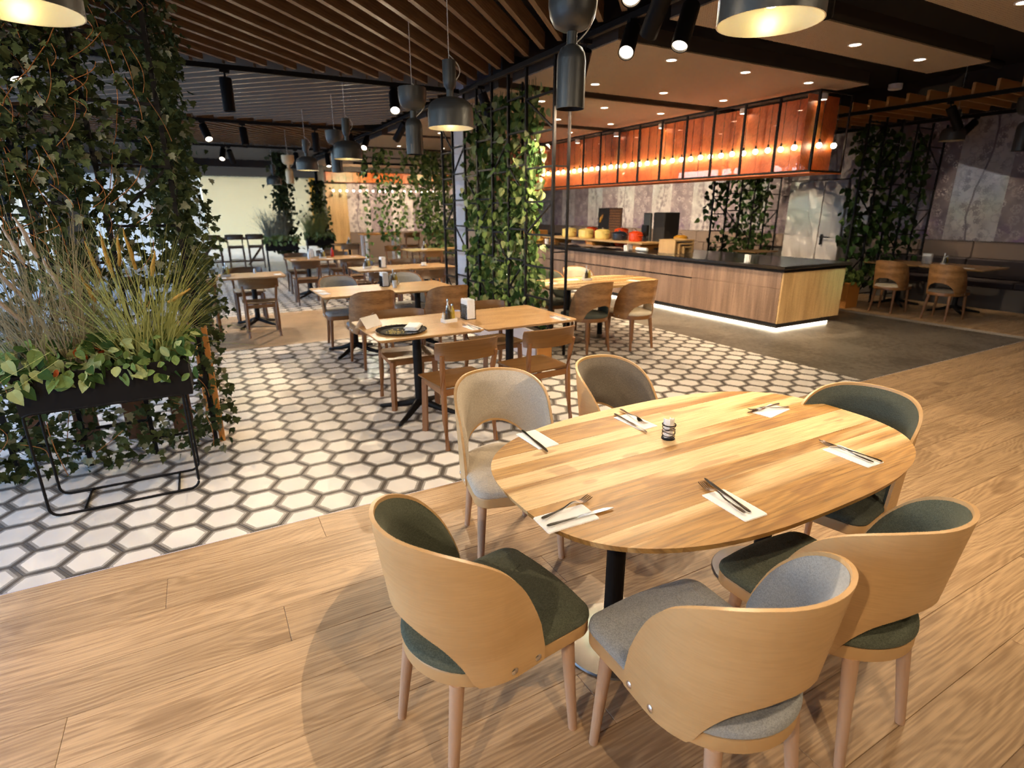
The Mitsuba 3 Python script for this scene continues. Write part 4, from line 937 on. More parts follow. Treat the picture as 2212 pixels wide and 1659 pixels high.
# ------------------------------------------------------------------ near lattice on the left, with ivy
def lattice(t, A, B, n, z1=3.17, z0=0.0, r=0.013, pitch=0.36, both=0.0, depth=(0, 0)):
    A, B = np.array(A, float), np.array(B, float)
    P = [A+(B-A)*i/n for i in range(n+1)]; layers_ = [(0, 0)]+([depth] if both else [])
    for d in layers_:
        for i, q in enumerate(P):
            part(t, 'post', shape(box(q[0]+d[0]-r, q[0]+d[0]+r, q[1]+d[1]-r, q[1]+d[1]+r, z0, z1), 'black_metal'))
        for i in range(n):
            k = 0; z = z0+0.12+(0.07*(i % 3))
            while z < z1-0.05:
                a, b = P[i]+d, P[i+1]+d; part(t, 'rung', shape(bar((a[0], a[1], z), (b[0], b[1], z), r*1.3), 'black_metal'))
                if (k+i) % 3 == 1 and z+pitch < z1:
                    part(t, 'brace', shape(bar((a[0], a[1], z), (b[0], b[1], z+pitch), r*1.2) if (i+k) % 2 else bar((b[0], b[1], z), (a[0], a[1], z+pitch), r*1.2), 'black_metal'))
                z += pitch; k += 1
t = thing('plant_lattice', 'black metal lattice full of dark ivy behind the planter on the left', 'lattice')
lattice(t, (-1.62, 4.38), (-.10, 4.38), 4); lattice(t, (-.10, 4.75), (-.10, 7.45), 6)
part(t, 'corner_board', shape(box(-.078, -.04, 4.40, 4.62, 0, .86, .003), 'timber_orange'), label='orange timber corner board')
for i in range(5): part(t, 'base_board', shape(box(-1.58+.30*i, -1.44+.30*i, 4.78, 4.81, 0, .62, .003), 'walnut_dark'))
for i in range(4): part(t, 'base_board', shape(box(-.16, -.13, 5.2+.6*i, 5.5+.6*i, 0, .55, .003), 'timber_orange'))
iv = thing('ivy', 'dark trailing ivy covering the lattice on the left', 'ivy')
fr_ = []
strands = [strand((g.uniform(-1.75, -.08), g.uniform(4.15, 4.60), 3.15), (g.uniform(-1.75, -.08), g.uniform(4.12, 4.6), g.uniform(.0, 1.6)), 24, .07) for _ in range(80)]
strands += [strand((g.uniform(-.28, .06), y, 3.15), (g.uniform(-.28, .06), y+g.uniform(-.3, .3), g.uniform(.0, 1.7)), 22, .06) for y in g.uniform(4.6, 7.4, 46)]
def on_strand(S, n, jit):
    out = []
    for P in S:
        for _ in range(n):
            i = g.integers(1, len(P)-1); out.append(P[i]+g.normal(0, jit, 3)*[1, 1, .6])
    return out
def leaves_at(pts, size, face, spread=.8):
    it = iter(pts); return cloud(len(pts), lambda: next(it), size, face, spread)
pts = [p for p in on_strand(strands, 64, .05) if p[2] > .04]
pts += [np.array([g.uniform(-1.7, -.05), g.uniform(4.1, 4.5), abs(g.normal(0, .30))+.05]) for _ in range(700)]
pts += [np.array([-.06+g.normal(0, .07), g.uniform(4.28, 4.75), z]) for z in g.uniform(.04, 2.6, 520)]
foliage(iv, leaves_at(pts, .052, (.2, -1, .25), 1.0), IVY, IVYM, nparts=290)
for P in strands[:24]: part(iv, 'vine', shape(tube(P+g.normal(0, .006, P.shape), .0028, 4), 'vine', True))
for _ in range(120):
    c0 = np.array([g.uniform(-1.6, -.1), g.uniform(4.02, 4.14), g.uniform(.3, 3.1)]); u_ = np.linspace(0, 1, 9); k1, k2 = g.uniform(.015, .04), g.uniform(2, 4.5)
    P = c0+np.stack([k1*np.sin(u_*k2)+g.normal(0, .07)*u_, .02*np.cos(u_*k2)*u_, -g.uniform(.08, .24)*u_], -1); part(iv, 'tendril', shape(tube(P, .0021, 4), 'vine', True))

# ------------------------------------------------------------------ planter on the left
t = thing('planter_stand', 'black metal trough planter on a thin rod stand at the left', 'planter')
ro = np.array(rrect(.805, .30, .006).exterior.coords)[:-1]+[-.562, 3.80]
part(t, 'trough', shape(cat([box(-.965, -.16, 3.65, 3.656, .612, .828), box(-.965, -.16, 3.944, 3.95, .612, .828), box(-.965, -.959, 3.656, 3.944, .612, .828), box(-.166, -.16, 3.656, 3.944, .612, .828), box(-.959, -.166, 3.656, 3.944, .612, .62)]), 'black_metal'))
part(t, 'soil', shape(box(-.958, -.167, 3.657, 3.943, .62, .80), 'soil'))
def loop(y):
    pts = []; x0, x1, z0, z1, r = -.955, -.215, .008, .62, .05
    for cx, cz, a0 in ((x1-r, z1-r*.4, 0), (x0+r, z1-r*.4, 90), (x0+r, z0+r, 180), (x1-r, z0+r, 270)):
        for i in range(7):
            a = math.radians(a0+15*i); pts.append((cx+r*math.cos(a), y, cz+r*math.sin(a)*(1 if a0 >= 180 else .4)))
    return np.array(pts+[pts[0]])
for y in (3.655, 3.945): part(t, 'rod_frame', shape(tube(loop(y), .0075, 8, cap=False), 'black_metal', True))
for x in (-.80, -.33): part(t, 'crossbar', shape(tube([(x, 3.655, .008), (x, 3.945, .008)], .0065, 8), 'black_metal', True))
def blades(n, cx, cy, sx, sy, z0, h0, h1, lean, w, fan=1.0):
    V, F = [], []
    for _ in range(n):
        x, y = cx+g.uniform(-sx, sx), cy+g.uniform(-sy, sy); an = g.uniform(0, 2*PI); L = g.uniform(h0, h1); ln = lean*abs(g.normal(.42, .25))
        d = np.array([math.cos(an)+fan*(x-cx)/max(sx, .01), math.sin(an)*.8-.15, 0]); d /= np.linalg.norm(d)+1e-6; sd = np.array([-d[1], d[0], 0])*.5+np.array([.6, 0, 0]); b0 = len(V)
        for tt in (0, .3, .6, .85, 1.0):
            a_n = ln*(.55+.75*tt); p = np.array([x, y, z0])+d*L*tt*math.sin(min(a_n, 1.5))+np.array([0, 0, L*tt*math.cos(min(a_n, 1.5))]); ww = w*(1-.85*tt)
            V += [p-sd*ww, p+sd*ww]
        for k in range(4): F += [[b0+2*k, b0+2*k+1, b0+2*k+3], [b0+2*k, b0+2*k+3, b0+2*k+2]]
    return trimesh.Trimesh(np.array(V), np.array(F), process=False)
def plume(base, tip, r): 
    P = strand(base, tip, 9, .002); rr = r*np.sin(np.linspace(.25, 1, 9)*PI*.97)+.0015
    m = tube(P, rr, 8); m.vertices = m.vertices+g.normal(0, r*.16, m.vertices.shape); return m
gr = thing('ornamental_grass', 'tall green grass with golden plumes in the right half of the left planter', 'grass')
part(gr, 'grass_blades', shape(blades(360, -.36, 3.79, .12, .07, .79, .38, .86, 1.05, .0046, 1.7), 'blade_green'), kind='stuff')
for b, tp in (((-.50, 3.78, 1.30), (-.53, 3.74, 1.50)), ((-.44, 3.76, 1.30), (-.455, 3.72, 1.55)), ((-.40, 3.76, 1.36), (-.375, 3.72, 1.53)), ((-.33, 3.76, 1.34), (-.345, 3.72, 1.56)), ((-.54, 3.74, 1.17), (-.575, 3.70, 1.33)), ((-.26, 3.76, 1.30), (-.22, 3.72, 1.44)), ((-.20, 3.72, 1.15), (-.08, 3.66, 1.23))):
    part(gr, 'plume', shape(plume(b, tp, .0085), 'plume_gold', True)); part(gr, 'stem', shape(tube(strand((-.36+.3*(b[0]+.36), 3.79, .8), b, 6, .004), .0014, 4), 'blade_green'))
gr = thing('ornamental_grass', 'brownish feather grass with pale plumes in the left half of the left planter', 'grass')
part(gr, 'grass_blades', shape(blades(380, -.78, 3.80, .16, .07, .79, .45, .95, .8, .0034), 'blade_brown'), kind='stuff')
for b, tp in (((-.84, 3.74, 1.22), (-.93, 3.68, 1.42)), ((-.80, 3.74, 1.40), (-.84, 3.70, 1.58)), ((-.74, 3.74, 1.42), (-.78, 3.70, 1.62)), ((-.67, 3.72, 1.24), (-.71, 3.68, 1.42)), ((-.86, 3.72, 1.10), (-.97, 3.66, 1.28)), ((-1.0, 3.74, 1.05), (-1.09, 3.70, 1.2))):
    part(gr, 'plume', shape(plume(b, tp, .010), 'plume_pale', True)); part(gr, 'stem', shape(tube(strand((-.78+.3*(b[0]+.78), 3.80, .8), b, 6, .004), .0014, 4), 'blade_brown'))
def bush(x0, x1, y0, y1, z0, z1, n, size, over, face=(0, -1, .6)):
    def fn():
        x, y = g.uniform(x0, x1), g.uniform(y0, y1); z = g.uniform(z0, z1)
        if g.random() < over: y = y0-g.uniform(0, .05); z = z0-g.uniform(-.02, .09)
        return x, y, z
    return cloud(n, fn, size, face, .7, .55)
lp = thing('leafy_plant', 'glossy green round-leaved plant spilling over the right of the black trough', 'plant')
foliage(lp, bush(-.56, -.12, 3.64, 3.92, .83, .98, 230, .066, .12), OVATE, {'leaf_pothos_dark': 3, 'leaf_pothos': 3, 'leaf_pothos_light': 1.4}, nparts=230)
lp = thing('leafy_plant', 'variegated plant with yellow green and red leaves on the left of the black trough', 'plant')
foliage(lp, bush(-1.02, -.54, 3.64, 3.92, .83, 1.0, 200, .066, .14), HEART, {'leaf_pothos': 3, 'leaf_pothos_light': 3, 'leaf_pothos_dark': 2, 'leaf_red': .45}, nparts=200)

# ------------------------------------------------------------------ middle lattice with pothos
t = thing('plant_lattice', 'tall black metal lattice with bright pothos in the middle of the room', 'lattice')
PY = [5.30, 5.88, 6.30, 6.73, 7.17, 7.58, 8.00, 8.40]; X_ = 3.43
for i, y in enumerate(PY): part(t, 'post', shape(box(X_-.015, X_+.015, y-.015, y+.015, 0, 3.17), 'black_metal'))
for y in (5.30, 6.3, 7.3, 8.40): part(t, 'post', shape(box(X_+.18, X_+.204, y-.012, y+.012, 0, 3.09), 'black_metal'))
for i in range(7):
    a, b = PY[i], PY[i+1]; z = .30+.05*(i % 2)
    k = 0
    while z < 3.1:
        part(t, 'rung', shape(bar((X_, a, z), (X_, b, z), .021), 'black_metal'))
        if (k+2*i) % 3 == 0 and z+.36 < 3.17: part(t, 'brace', shape(bar((X_, a, z+(.36 if k % 2 else 0)), (X_, b, z+(0 if k % 2 else .36)), .018), 'black_metal'))
        z += .36; k += 1
for z in (.3, 1.2, 2.1, 3.0):
    for y in (5.3, 8.4): part(t, 'rung', shape(bar((X_, y, z), (X_+.19, y, z), .014), 'black_metal'))
t = thing('pillar', 'white square pillar behind the left end of the middle lattice', 'pillar'); put(t, shape(box(3.56, 4.0, 7.86, 8.32, 0, 3.94, .004), 'grey_lilac'))
t = thing('planter_box', 'low timber trough with white side at the foot of the middle lattice', 'planter')
part(t, 'end_board', shape(box(3.21, 3.40, 5.22, 5.25, 0, .33, .003), 'timber_orange')); part(t, 'side_board', shape(box(3.20, 3.23, 5.26, 7.8, 0, .33, .003), 'grey_lilac')); part(t, 'soil', shape(box(3.235, 3.40, 5.26, 7.8, 0, .30), 'soil'))
pv = thing('pothos', 'bright green pothos climbing the middle lattice', 'climbing plant')
st = [strand((X_+g.uniform(.05, .14), y, 3.04), (X_+g.uniform(.02, .17), y+g.uniform(-.2, .2), g.uniform(.05, .5)), 26, .035) for y in g.uniform(5.68, 7.62, 42)]
pts = on_strand(st, 62, .055)
pts += [np.array([X_+g.uniform(-.02, .17), g.uniform(5.42, 7.65), abs(g.normal(0, .45))+.1]) for _ in range(260)]
foliage(pv, leaves_at(pts, .082, (-.5, -.9, .5), .75), HEART, POTM, nparts=290)
for P in st[:20]: part(pv, 'vine', shape(tube(P, .004, 4), 'leaf_pothos_dark'))

# ------------------------------------------------------------------ lattices at the right-hand wall
for (y, x0, x1, lab, lab2) in ((5.76, 9.78, 12.2, 'black lattice with dark climber at the right end of the counter', 'dark green climber on the lattice beside the pale door'), (9.02, 10.0, 12.2, 'black lattice with dark climber behind the serving counter', 'dark green climber behind the counter, under the orange hood')):
    t = thing('plant_lattice', lab, 'lattice'); lattice(t, (x0, y), (x1, y), 5, z1=3.1, r=.014)
    v = thing('climber', lab2, 'climbing plant')
    st = [strand((x, y+g.uniform(.03, .2), 3.05), (x+g.uniform(-.25, .25), y+g.uniform(-.08, .2), g.uniform(.1, .6)), 20, .07) for x in g.uniform(x0+.1, x1-.35, 30)]
    foliage(v, leaves_at(on_strand(st, 27, .07), .105, (-.6, -1, .4)), HEART, {'leaf_pothos_dark': 6, 'leaf_ivy_dark': 3, 'leaf_pothos': 1.5}, nparts=0)
t = thing('planter_box', 'orange timber planter box at the end of the counter beside the right lattice', 'planter')
part(t, 'front_board', shape(box(9.70, 10.04, 5.58, 5.61, 0, .44, .003), 'timber_orange')); part(t, 'side_board', shape(box(9.70, 9.73, 5.612, 5.92, 0, .44, .003), 'timber_orange')); part(t, 'side_board', shape(box(10.01, 10.04, 5.612, 5.74, 0, .44, .003), 'timber_orange')); part(t, 'soil', shape(box(9.735, 10.005, 5.615, 5.74, 0, .41), 'soil'))
v = thing('leafy_plant', 'small leafy plant in the timber box at the end of the counter', 'plant')
foliage(v, cloud(110, lambda: (g.uniform(9.68, 10.08), g.uniform(5.56, 5.72), g.uniform(.42, .62)), .10, (-.6, -1, .6)), HEART, {'leaf_pothos_dark': 3, 'leaf_pothos': 3}, nparts=0)

# ------------------------------------------------------------------ far greenery
t = thing('ivy_curtain', 'curtain of long hanging ivy strands before the far damask wall', 'ivy')
for i, x in enumerate(np.linspace(3.75, 5.5, 9)):
    zb = (.1, .9, .9, .5, 1.2, .9, 1.3, .9, .3)[i]; st = [strand((x+g.uniform(-.06, .06), 14.0+g.uniform(-.1, .1), 3.15), (x+g.uniform(-.1, .1), 14.0, zb), 20, .05) for _ in range(1)]
    foliage(t, leaves_at(on_strand(st, 115, .055), .085, (0, -1, .3)), HEART, POTM if i in (4, 5) else {'leaf_pothos_dark': 4, 'leaf_pothos': 3}, stuff='strand')
t = thing('ivy_curtain', 'dense green climber on the far lattice just left of the white pillar', 'ivy')
foliage(t, cloud(900, lambda: (g.uniform(5.3, 6.3), g.uniform(14.3, 14.6), g.uniform(.5, 3.1)), .10, (0, -1, .3)), HEART, {'leaf_pothos_dark': 3, 'leaf_pothos': 4, 'leaf_pothos_light': 1})
for (x, y, lab, zt, n) in ((2.28, 17.6, 'dark ivy column before the yellow hoarding', 3.2, 1100), (3.62, 19.6, 'ivy growing up beside the orange timber pier', 2.6, 700)):
    t = thing('ivy_column', lab, 'ivy'); part(t, 'pole', shape(tube([(x, y, .3), (x, y, 3.2)], .05, 10), 'black_metal', True))
    foliage(t, cloud(n, lambda: (x+g.normal(0, .13)*(1.3 if g.random() < .12 else 1), y+g.normal(0, .13), g.uniform(.5, zt)), .10, (0, -1, .2)), IVY, {'leaf_ivy_dark': 5, 'leaf_ivy': 4})
for (x, y, lab) in ((2.05, 17.2, 'far planter of grey grasses before the dark ivy column'), (3.45, 19.1, 'far planter of green grasses before the orange pier')):
    t = thing('planter_stand', lab.replace('of', 'holding'), 'planter'); part(t, 'trough', shape(box(x-.42, x+.42, y-.15, y+.15, .58, .84, .004), 'black_metal')); part(t, 'rod_frame', shape(cat([box(x-.41, x-.39, y-.14, y+.14, 0, .58), box(x+.39, x+.41, y-.14, y+.14, 0, .58)]), 'black_metal'))
    v = thing('ornamental_grass', 'grasses in the '+lab.replace('far planter of ', 'far planter with '), 'grass')
    part(v, 'grass_blades', shape(cat([blades(420, x-.12, y, .25, .1, .82, .5, 1.0, .7, .008)]), 'blade_grey' if 'grey' in lab else 'blade_green'), kind='stuff')
    foliage(v, cloud(170, lambda: (g.uniform(x-.45, x+.45), y-.15+g.uniform(-.06, .2), g.uniform(.78, 1.0)), .10, (0, -1, .6)), HEART, {'leaf_pothos_light': 3, 'leaf_pothos': 3})
t = thing('pillar', 'slim grey pillar left of the orange timber pier', 'pillar'); put(t, shape(box(3.72, 3.98, 20.2, 20.46, 0, 3.94), 'lamp_grey'))

# ------------------------------------------------------------------ table settings on the oval table
def place(poly, h, z, m=None): return prism(poly, z, z+h)
def napkin_mesh(): 
    ms = [prism(rrect(.096, .182, .006), 0, .0016), moved(prism(rrect(.094, .178, .006), .0016, .0034), .0006, -.001)]; return cat(ms)
NAP = shape(napkin_mesh(), 'white_paper')
def knife_mesh():
    hd = Polygon([(-.006, 0), (-.0075, .012), (-.0055, .05), (-.0045, .09), (-.005, .10), (.005, .10), (.0045, .09), (.0055, .05), (.0075, .012), (.006, 0), (.003, -.004), (-.003, -.004)])
    bl = Polygon([(-.005, .10), (-.0085, .125), (-.0095, .17), (-.0085, .21), (-.002, .235), (.003, .238), (.0055, .225), (.006, .14), (.005, .10)])
    h = layers([(np.array(hd.exterior.coords)[:-1][::-1] if not hd.exterior.is_ccw else np.array(hd.exterior.coords)[:-1], 0, -.0015)]+[(np.array(hd.exterior.coords)[:-1][::-1] if not hd.exterior.is_ccw else np.array(hd.exterior.coords)[:-1], z, d) for z, d in ((.0015, 0), (.0045, 0), (.006, -.002))], 0)
    return h, prism(bl, .002, .0036)
kh, kb = knife_mesh(); KN = [('handle', shape(kh, 'steel_cutlery')), ('blade', shape(kb, 'steel_cutlery'))]
def fork_mesh():
    hd = Polygon([(-.006, 0), (-.0075, .012), (-.005, .05), (-.0028, .10), (-.003, .135), (.003, .135), (.0028, .10), (.005, .05), (.0075, .012), (.006, 0), (.003, -.004), (-.003, -.004)])
    head = Polygon([(-.003, .135), (-.010, .148), (-.0125, .165), (.0125, .165), (.010, .148), (.003, .135)])
    tines = [Polygon([(x-.0018, .164), (x-.0014, .205), (x, .208), (x+.0014, .205), (x+.0018, .164)]) for x in (-.0105, -.0035, .0035, .0105)]
    def bend(m):
        m = m.subdivide().subdivide() if len(m.faces) < 80 else m.subdivide(); v = np.array(m.vertices); y = v[:, 1]
        v[:, 2] += .010*np.exp(-((y-.125)/.03)**2)+.004+.006*np.clip((y-.185)/.025, 0, 1)-.003*np.exp(-((y-.165)/.015)**2); m.vertices = v; return m
    return bend(prism(hd, 0, .0028)), bend(prism(head, 0, .0018)), [bend(prism(t_, 0, .0018)) for t_ in tines]
fh, fd, ft = fork_mesh(); FK = [('handle', shape(fh, 'steel_cutlery')), ('head', shape(fd, 'steel_cutlery'))]+[('tine', shape(m, 'steel_cutlery')) for m in ft]
TZ = .750
def lay(kind, a, b, where):
    """a: where the handle ends, b: towards the tip"""
    a, b = np.array(a), np.array(b); d = b-a; an = math.degrees(math.atan2(d[1], d[0]))-90
    t = thing(kind, f'polished steel {kind} '+where, kind); to = T().translate([float(a[0]), float(a[1]), TZ+.0036]).rotate([0, 0, 1], an)
    for n_, s in (KN if kind == 'knife' else FK): part(t, n_, s, to)
def nap(x, y, rot, where, z=TZ):
    t = thing('paper_napkin', 'folded white paper napkin '+where, 'napkin'); put(t, NAP, T().translate([x, y, z]).rotate([0, 0, 1], rot))
nap(1.100, 1.787, 2, 'at the back left of the oval table'); lay('knife', (1.087, 1.885), (1.065, 1.64), 'alone on the napkin at the back left of the oval table')
nap(1.583, 1.742, 2, 'behind the wire cup on the oval table'); lay('fork', (1.618, 1.883), (1.594, 1.70), 'on the napkin behind the wire cup'); lay('knife', (1.557, 1.85), (1.536, 1.60), 'on the napkin behind the wire cup')
nap(2.232, 1.54, -80, 'at the back right of the oval table'); lay('knife', (2.335, 1.578), (2.10, 1.565), 'on the napkin at the back right of the oval table'); lay('fork', (2.326, 1.521), (2.13, 1.585), 'on the napkin at the back right of the oval table')
nap(2.069, 1.062, -2, 'at the right of the oval table'); lay('fork', (2.062, .985), (2.075, 1.19), 'on the napkin at the right of the oval table'); lay('knife', (2.100, .975), (2.089, 1.20), 'on the napkin at the right of the oval table')
nap(1.374, 1.03, -3, 'at the front right of the oval table'); lay('fork', (1.350, .972), (1.383, 1.18), 'on the napkin at the front right of the oval table'); lay('knife', (1.372, .968), (1.425, 1.20), 'on the napkin at the front right of the oval table')
nap(.860, 1.221, 88, 'at the left end of the oval table'); lay('fork', (.79, 1.245), (1.00, 1.283), 'on the napkin at the left end of the oval table'); lay('knife', (.785, 1.206), (1.02, 1.197), 'on the napkin at the left end of the oval table')
t = thing('wire_cup', 'small black wire cup of white sachets on the oval table', 'holder'); cx, cy = 1.578, 1.533
a = np.linspace(0, 1, 140); an = a*2*PI*5.5
part(t, 'wire_spiral', shape(tube(np.stack([cx+.026*np.cos(an), cy+.026*np.sin(an), TZ+.004+.056*a+.004*np.sin(an*1.7)], -1), .0014, 5), 'black_metal', True))
part(t, 'base', shape(moved(lathe([(0, 0), (.027, 0), (.028, .002), (.027, .004), (0, .004)], 24), cx, cy, TZ), 'black_metal')); an = np.linspace(0, 2*PI, 25)
part(t, 'rim', shape(tube(np.stack([cx+.027*np.cos(an), cy+.027*np.sin(an), np.full(25, TZ+.062)], -1), .0022, 6), 'black_metal', True))
for i in range(9):
    an = i*40; th = math.radians(an); s = thing('sugar_sachet', 'white paper sachet standing in the wire cup', 'sachet', 'sachets in the wire cup')
    m = box(-.009, .009, -.0012, .0012, 0, .082, .0005); m.apply_transform(trimesh.transformations.rotation_matrix(.10*math.sin(i*2.0), [1, 0, 0])); m.apply_transform(trimesh.transformations.rotation_matrix(th, [0, 0, 1])); m.apply_translation([cx+.013*math.cos(th*1.7), cy+.013*math.sin(th*1.7), TZ+.0045]); put(s, shape(m, 'white_paper'))

# ------------------------------------------------------------------ things on the other tables
def napkin_holder(x, y, rot, label, z=.75, s=1.0):
    t = thing('napkin_holder', label, 'napkin holder'); R = lambda m: moved(m, x, y, z, rot)
    part(t, 'napkins', shape(R(cat([box(-.036+.009*i, -.0285+.009*i, -.068, .068, .006, .168+.004*math.sin(i*1.9), .002) for i in range(8)])), 'white_paper'), kind='stuff')
    for sx in (-.043, .043):
        w = [box(sx-.0018, sx+.0018, -.062+.0155*i-.0012, -.062+.0155*i+.0012, .006, .125) for i in range(9)]+[box(sx-.0015, sx+.0015, -.062, .062, .02+.0175*i-.001, .02+.0175*i+.001) for i in range(7)]
        part(t, 'wire_grid', shape(R(cat(w)), 'black_metal'))
    part(t, 'base', shape(R(box(-.047, .047, -.066, .066, 0, .006, .001)), 'black_metal'))
def cruet(x, y, rot, label, z=.75):
    t = thing('condiment_set', label, 'condiment tray'); R = lambda m: moved(m, x, y, z, rot)
    part(t, 'tray', shape(R(cat([prism(rrect(.13, .085, .02), 0, .008), prism(rrect(.13, .085, .02).difference(rrect(.12, .075, .017)), .008, .03)])), 'white_ceramic', 30))
    def bottle(nm, dx, dy, r, h, m, lid, lab):
        k = thing(nm, lab+' in the '+label, nm.split('_')[-1]); part(k, 'body', shape(R(moved(lathe([(0, 0), (r, 0), (r, h*.55), (r*.9, h*.66), (r*.42, h*.8), (r*.38, h*.96), (0, h*.96)], 18), dx, dy, .009)), m, 40)); part(k, 'lid', shape(R(moved(lathe([(r*.5, 0), (r*.5, h*.1), (r*.3, h*.14), (0, h*.14)], 14), dx, dy, .009+h*.93)), lid, 40))
    bottle('vinegar_bottle', -.02, -.015, .021, .125, 'oil_dark', 'chrome', 'dark bottle'); bottle('oil_bottle', .028, -.012, .021, .135, 'oil_gold', 'chrome', 'oil bottle')
    bottle('pepper_mill', .005, .022, .017, .17, 'clear_glass2', 'chrome', 'clear mill'); bottle('salt_shaker', -.047, .01, .014, .075, 'white_ceramic', 'chrome', 'small white shaker')
mat('clear_glass2', srgb(206, 208, 204), .08, clearcoat=1.0)
napkin_holder(1.965, 4.36, 0, 'black wire napkin holder full of white napkins on the long oak tables'); cruet(1.76, 4.30, 8, 'condiment set beside the napkin holder')
t = thing('serving_tray', 'round black tray on the long oak tables', 'tray'); an = np.linspace(0, 2*PI, 49)[:-1]
cx, cy = 1.285, 4.12; part(t, 'dish', shape(moved(lathe([(0, .002), (.15, .002), (.165, .006), (.19, .018), (.196, .018), (.168, .002), (.15, 0), (0, 0)], 48), cx, cy, .75), 'black_gloss', 40))
for i in range(26): part(t, 'rim_bead', shape(moved(trimesh.creation.icosphere(1, .006), cx+.191*math.cos(2*PI*i/26), cy+.191*math.sin(2*PI*i/26), .768), 'black_gloss', True))
for i in range(7): nap(cx+.11+.006*math.sin(i*3), cy+.03+.005*math.cos(i*2), -35+6*math.sin(i*1.3), f'in the loose pile on the black tray, layer {("one","two","three","four","five","six","seven")[i]} from below', .757+.0045*i)
for k in list(labels):
    if k.startswith('paper_napkin') and 'loose pile' in labels[k].get('label', ''): labels[k] = {'label': 'white napkin in the loose pile on the black tray', 'category': 'napkin', 'group': 'napkins piled on the black tray'}
t = thing('crumbs', 'pale crumbs scattered on the black tray', 'crumbs', kind='stuff'); put(t, shape(cat([moved(trimesh.creation.icosphere(0, g.uniform(.002, .005)), cx-.05+g.normal(0, .035), cy-.02+g.normal(0, .05), .755) for _ in range(45)]), 'enamel_yellow'))
t = thing('sign_card', 'small white tent card with two lines of grey lettering on the long oak tables', 'card'); 
A_ = np.array([1.075, 4.33]); B_ = np.array([1.06, 4.58]); ctr = np.array([1.115, 4.44])
cw = solid_sheet(np.array([[[-.055, -.105, 0], [-.055, .105, 0]], [[0, -.105, .085], [0, .105, .085]], [[.055, -.105, 0], [.055, .105, 0]]]), .001); part(t, 'card', shape(moved(cw, ctr[0], ctr[1], .75, -52), 'white_paper'))
def card_text(s, h, row):
    m = meshkit.text_mesh(s, h, .0006); w = m.bounds[1][0]-m.bounds[0][0]; m.apply_translation([-w/2-m.bounds[0][0], 0, 0])
    # reading along +y' of the sloped face that looks along -x'
    ang = math.atan2(.085, .055); Rm = np.eye(4); Rm[:3, 0] = [0, -1, 0]; Rm[:3, 1] = [math.cos(ang), 0, math.sin(ang)]; Rm[:3, 2] = [-math.sin(ang), 0, math.cos(ang)]
    m.apply_transform(Rm); m.apply_translation([-.055+row*math.cos(ang)-.0012, 0, row*math.sin(ang)+.0012]); return moved(m, ctr[0], ctr[1], .75, -52)
part(t, 'lettering', shape(card_text('STÓŁ', .012, .055), 'lamp_grey')); part(t, 'lettering', shape(card_text('BRUDNY', .012, .032), 'lamp_grey'))
nap(1.83, 3.98, 4, 'at the seam of the long oak tables'); lay('fork', (1.81, 3.89), (1.80, 4.09), 'on the napkin at the seam of the long oak tables'); lay('knife', (1.85, 3.88), (1.845, 4.10), 'on the napkin at the seam of the long oak tables')
nap(2.66, 3.96, 4, 'at the right end of the long oak tables'); lay('fork', (2.645, 3.87), (2.63, 4.07), 'on the napkin at the right end of the long oak tables'); lay('knife', (2.675, 3.87), (2.69, 4.09), 'on the napkin at the right end of the long oak tables')
napkin_holder(1.96, 6.86, 0, 'wire napkin holder on the second row of tables'); cruet(2.10, 6.93, 0, 'condiment set on the second table row')
t = thing('wire_cup', 'small white sachet cup beside the second-row napkin holder', 'holder'); put(t, shape(moved(lathe([(0, 0), (.024, 0), (.03, .085), (.022, .085), (0, .07)], 18), 2.03, 6.66, .75), 'white_paper', 40))
nap(1.16, 6.80, 10, 'at the left end of the second table row'); nap(1.17, 6.55, 10, 'at the left front corner of the second table row')
cruet(4.50, 6.08, 0, 'condiment set on the oval table by the counter'); nap(3.92, 6.05, 10, 'at the left end of the oval table by the counter'); nap(5.0, 5.72, 10, 'at the right of the oval table by the counter'); nap(4.35, 6.2, 80, 'behind the condiments on the oval table by the counter')
napkin_holder(.10, 9.0, 0, 'pale napkin holder on the brown table behind the ivy'); cruet(.28, 9.05, 0, 'condiment set on the brown table behind the left planter')
nap(.96, 8.95, 0, 'at the right end of the brown table behind the left planter'); nap(.22, 8.80, 0, 'at the front of the brown table behind the left planter')
t = thing('salt_shaker', 'small pale shaker at the back of the brown table behind the left planter', 'shaker'); put(t, shape(moved(lathe([(0, 0), (.02, 0), (.02, .05), (.012, .07), (0, .075)], 16), .68, 9.28, .75), 'white_ceramic', 40))
napkin_holder(2.62, 9.2, 0, 'pale napkin holder on the middle-distance brown table'); cruet(2.36, 9.2, 0, 'condiment set on the middle-distance brown table')
t = thing('teacup', 'white teacup on a saucer on the table behind the lattice', 'cup'); part(t, 'saucer', shape(moved(lathe([(0, 0), (.045, 0), (.075, .012), (.073, .014), (.04, .004), (0, .004)], 24), 3.30, 9.1, .75), 'white_ceramic', 40)); part(t, 'cup', shape(moved(lathe([(0, .004), (.026, .004), (.04, .03), (.044, .06), (.041, .06), (.036, .03), (0, .01)], 24), 3.30, 9.1, .75), 'white_ceramic', 40))
napkin_holder(1.95, 11.9, 0, 'napkin holder on the dark table beyond the aisle'); cruet(2.12, 11.65, 0, 'condiment set on the dark table beyond the aisle')
def sauce(x, y, m, lab):
    t = thing('sauce_bottle', lab, 'bottle'); part(t, 'body', shape(moved(lathe([(0, 0), (.03, 0), (.032, .02), (.032, .10), (.02, .14), (0, .14)], 18), x, y, .75), m, 40)); part(t, 'nozzle', shape(moved(lathe([(.016, 0), (.004, .05), (0, .05)], 12), x, y, .89), m, 40))
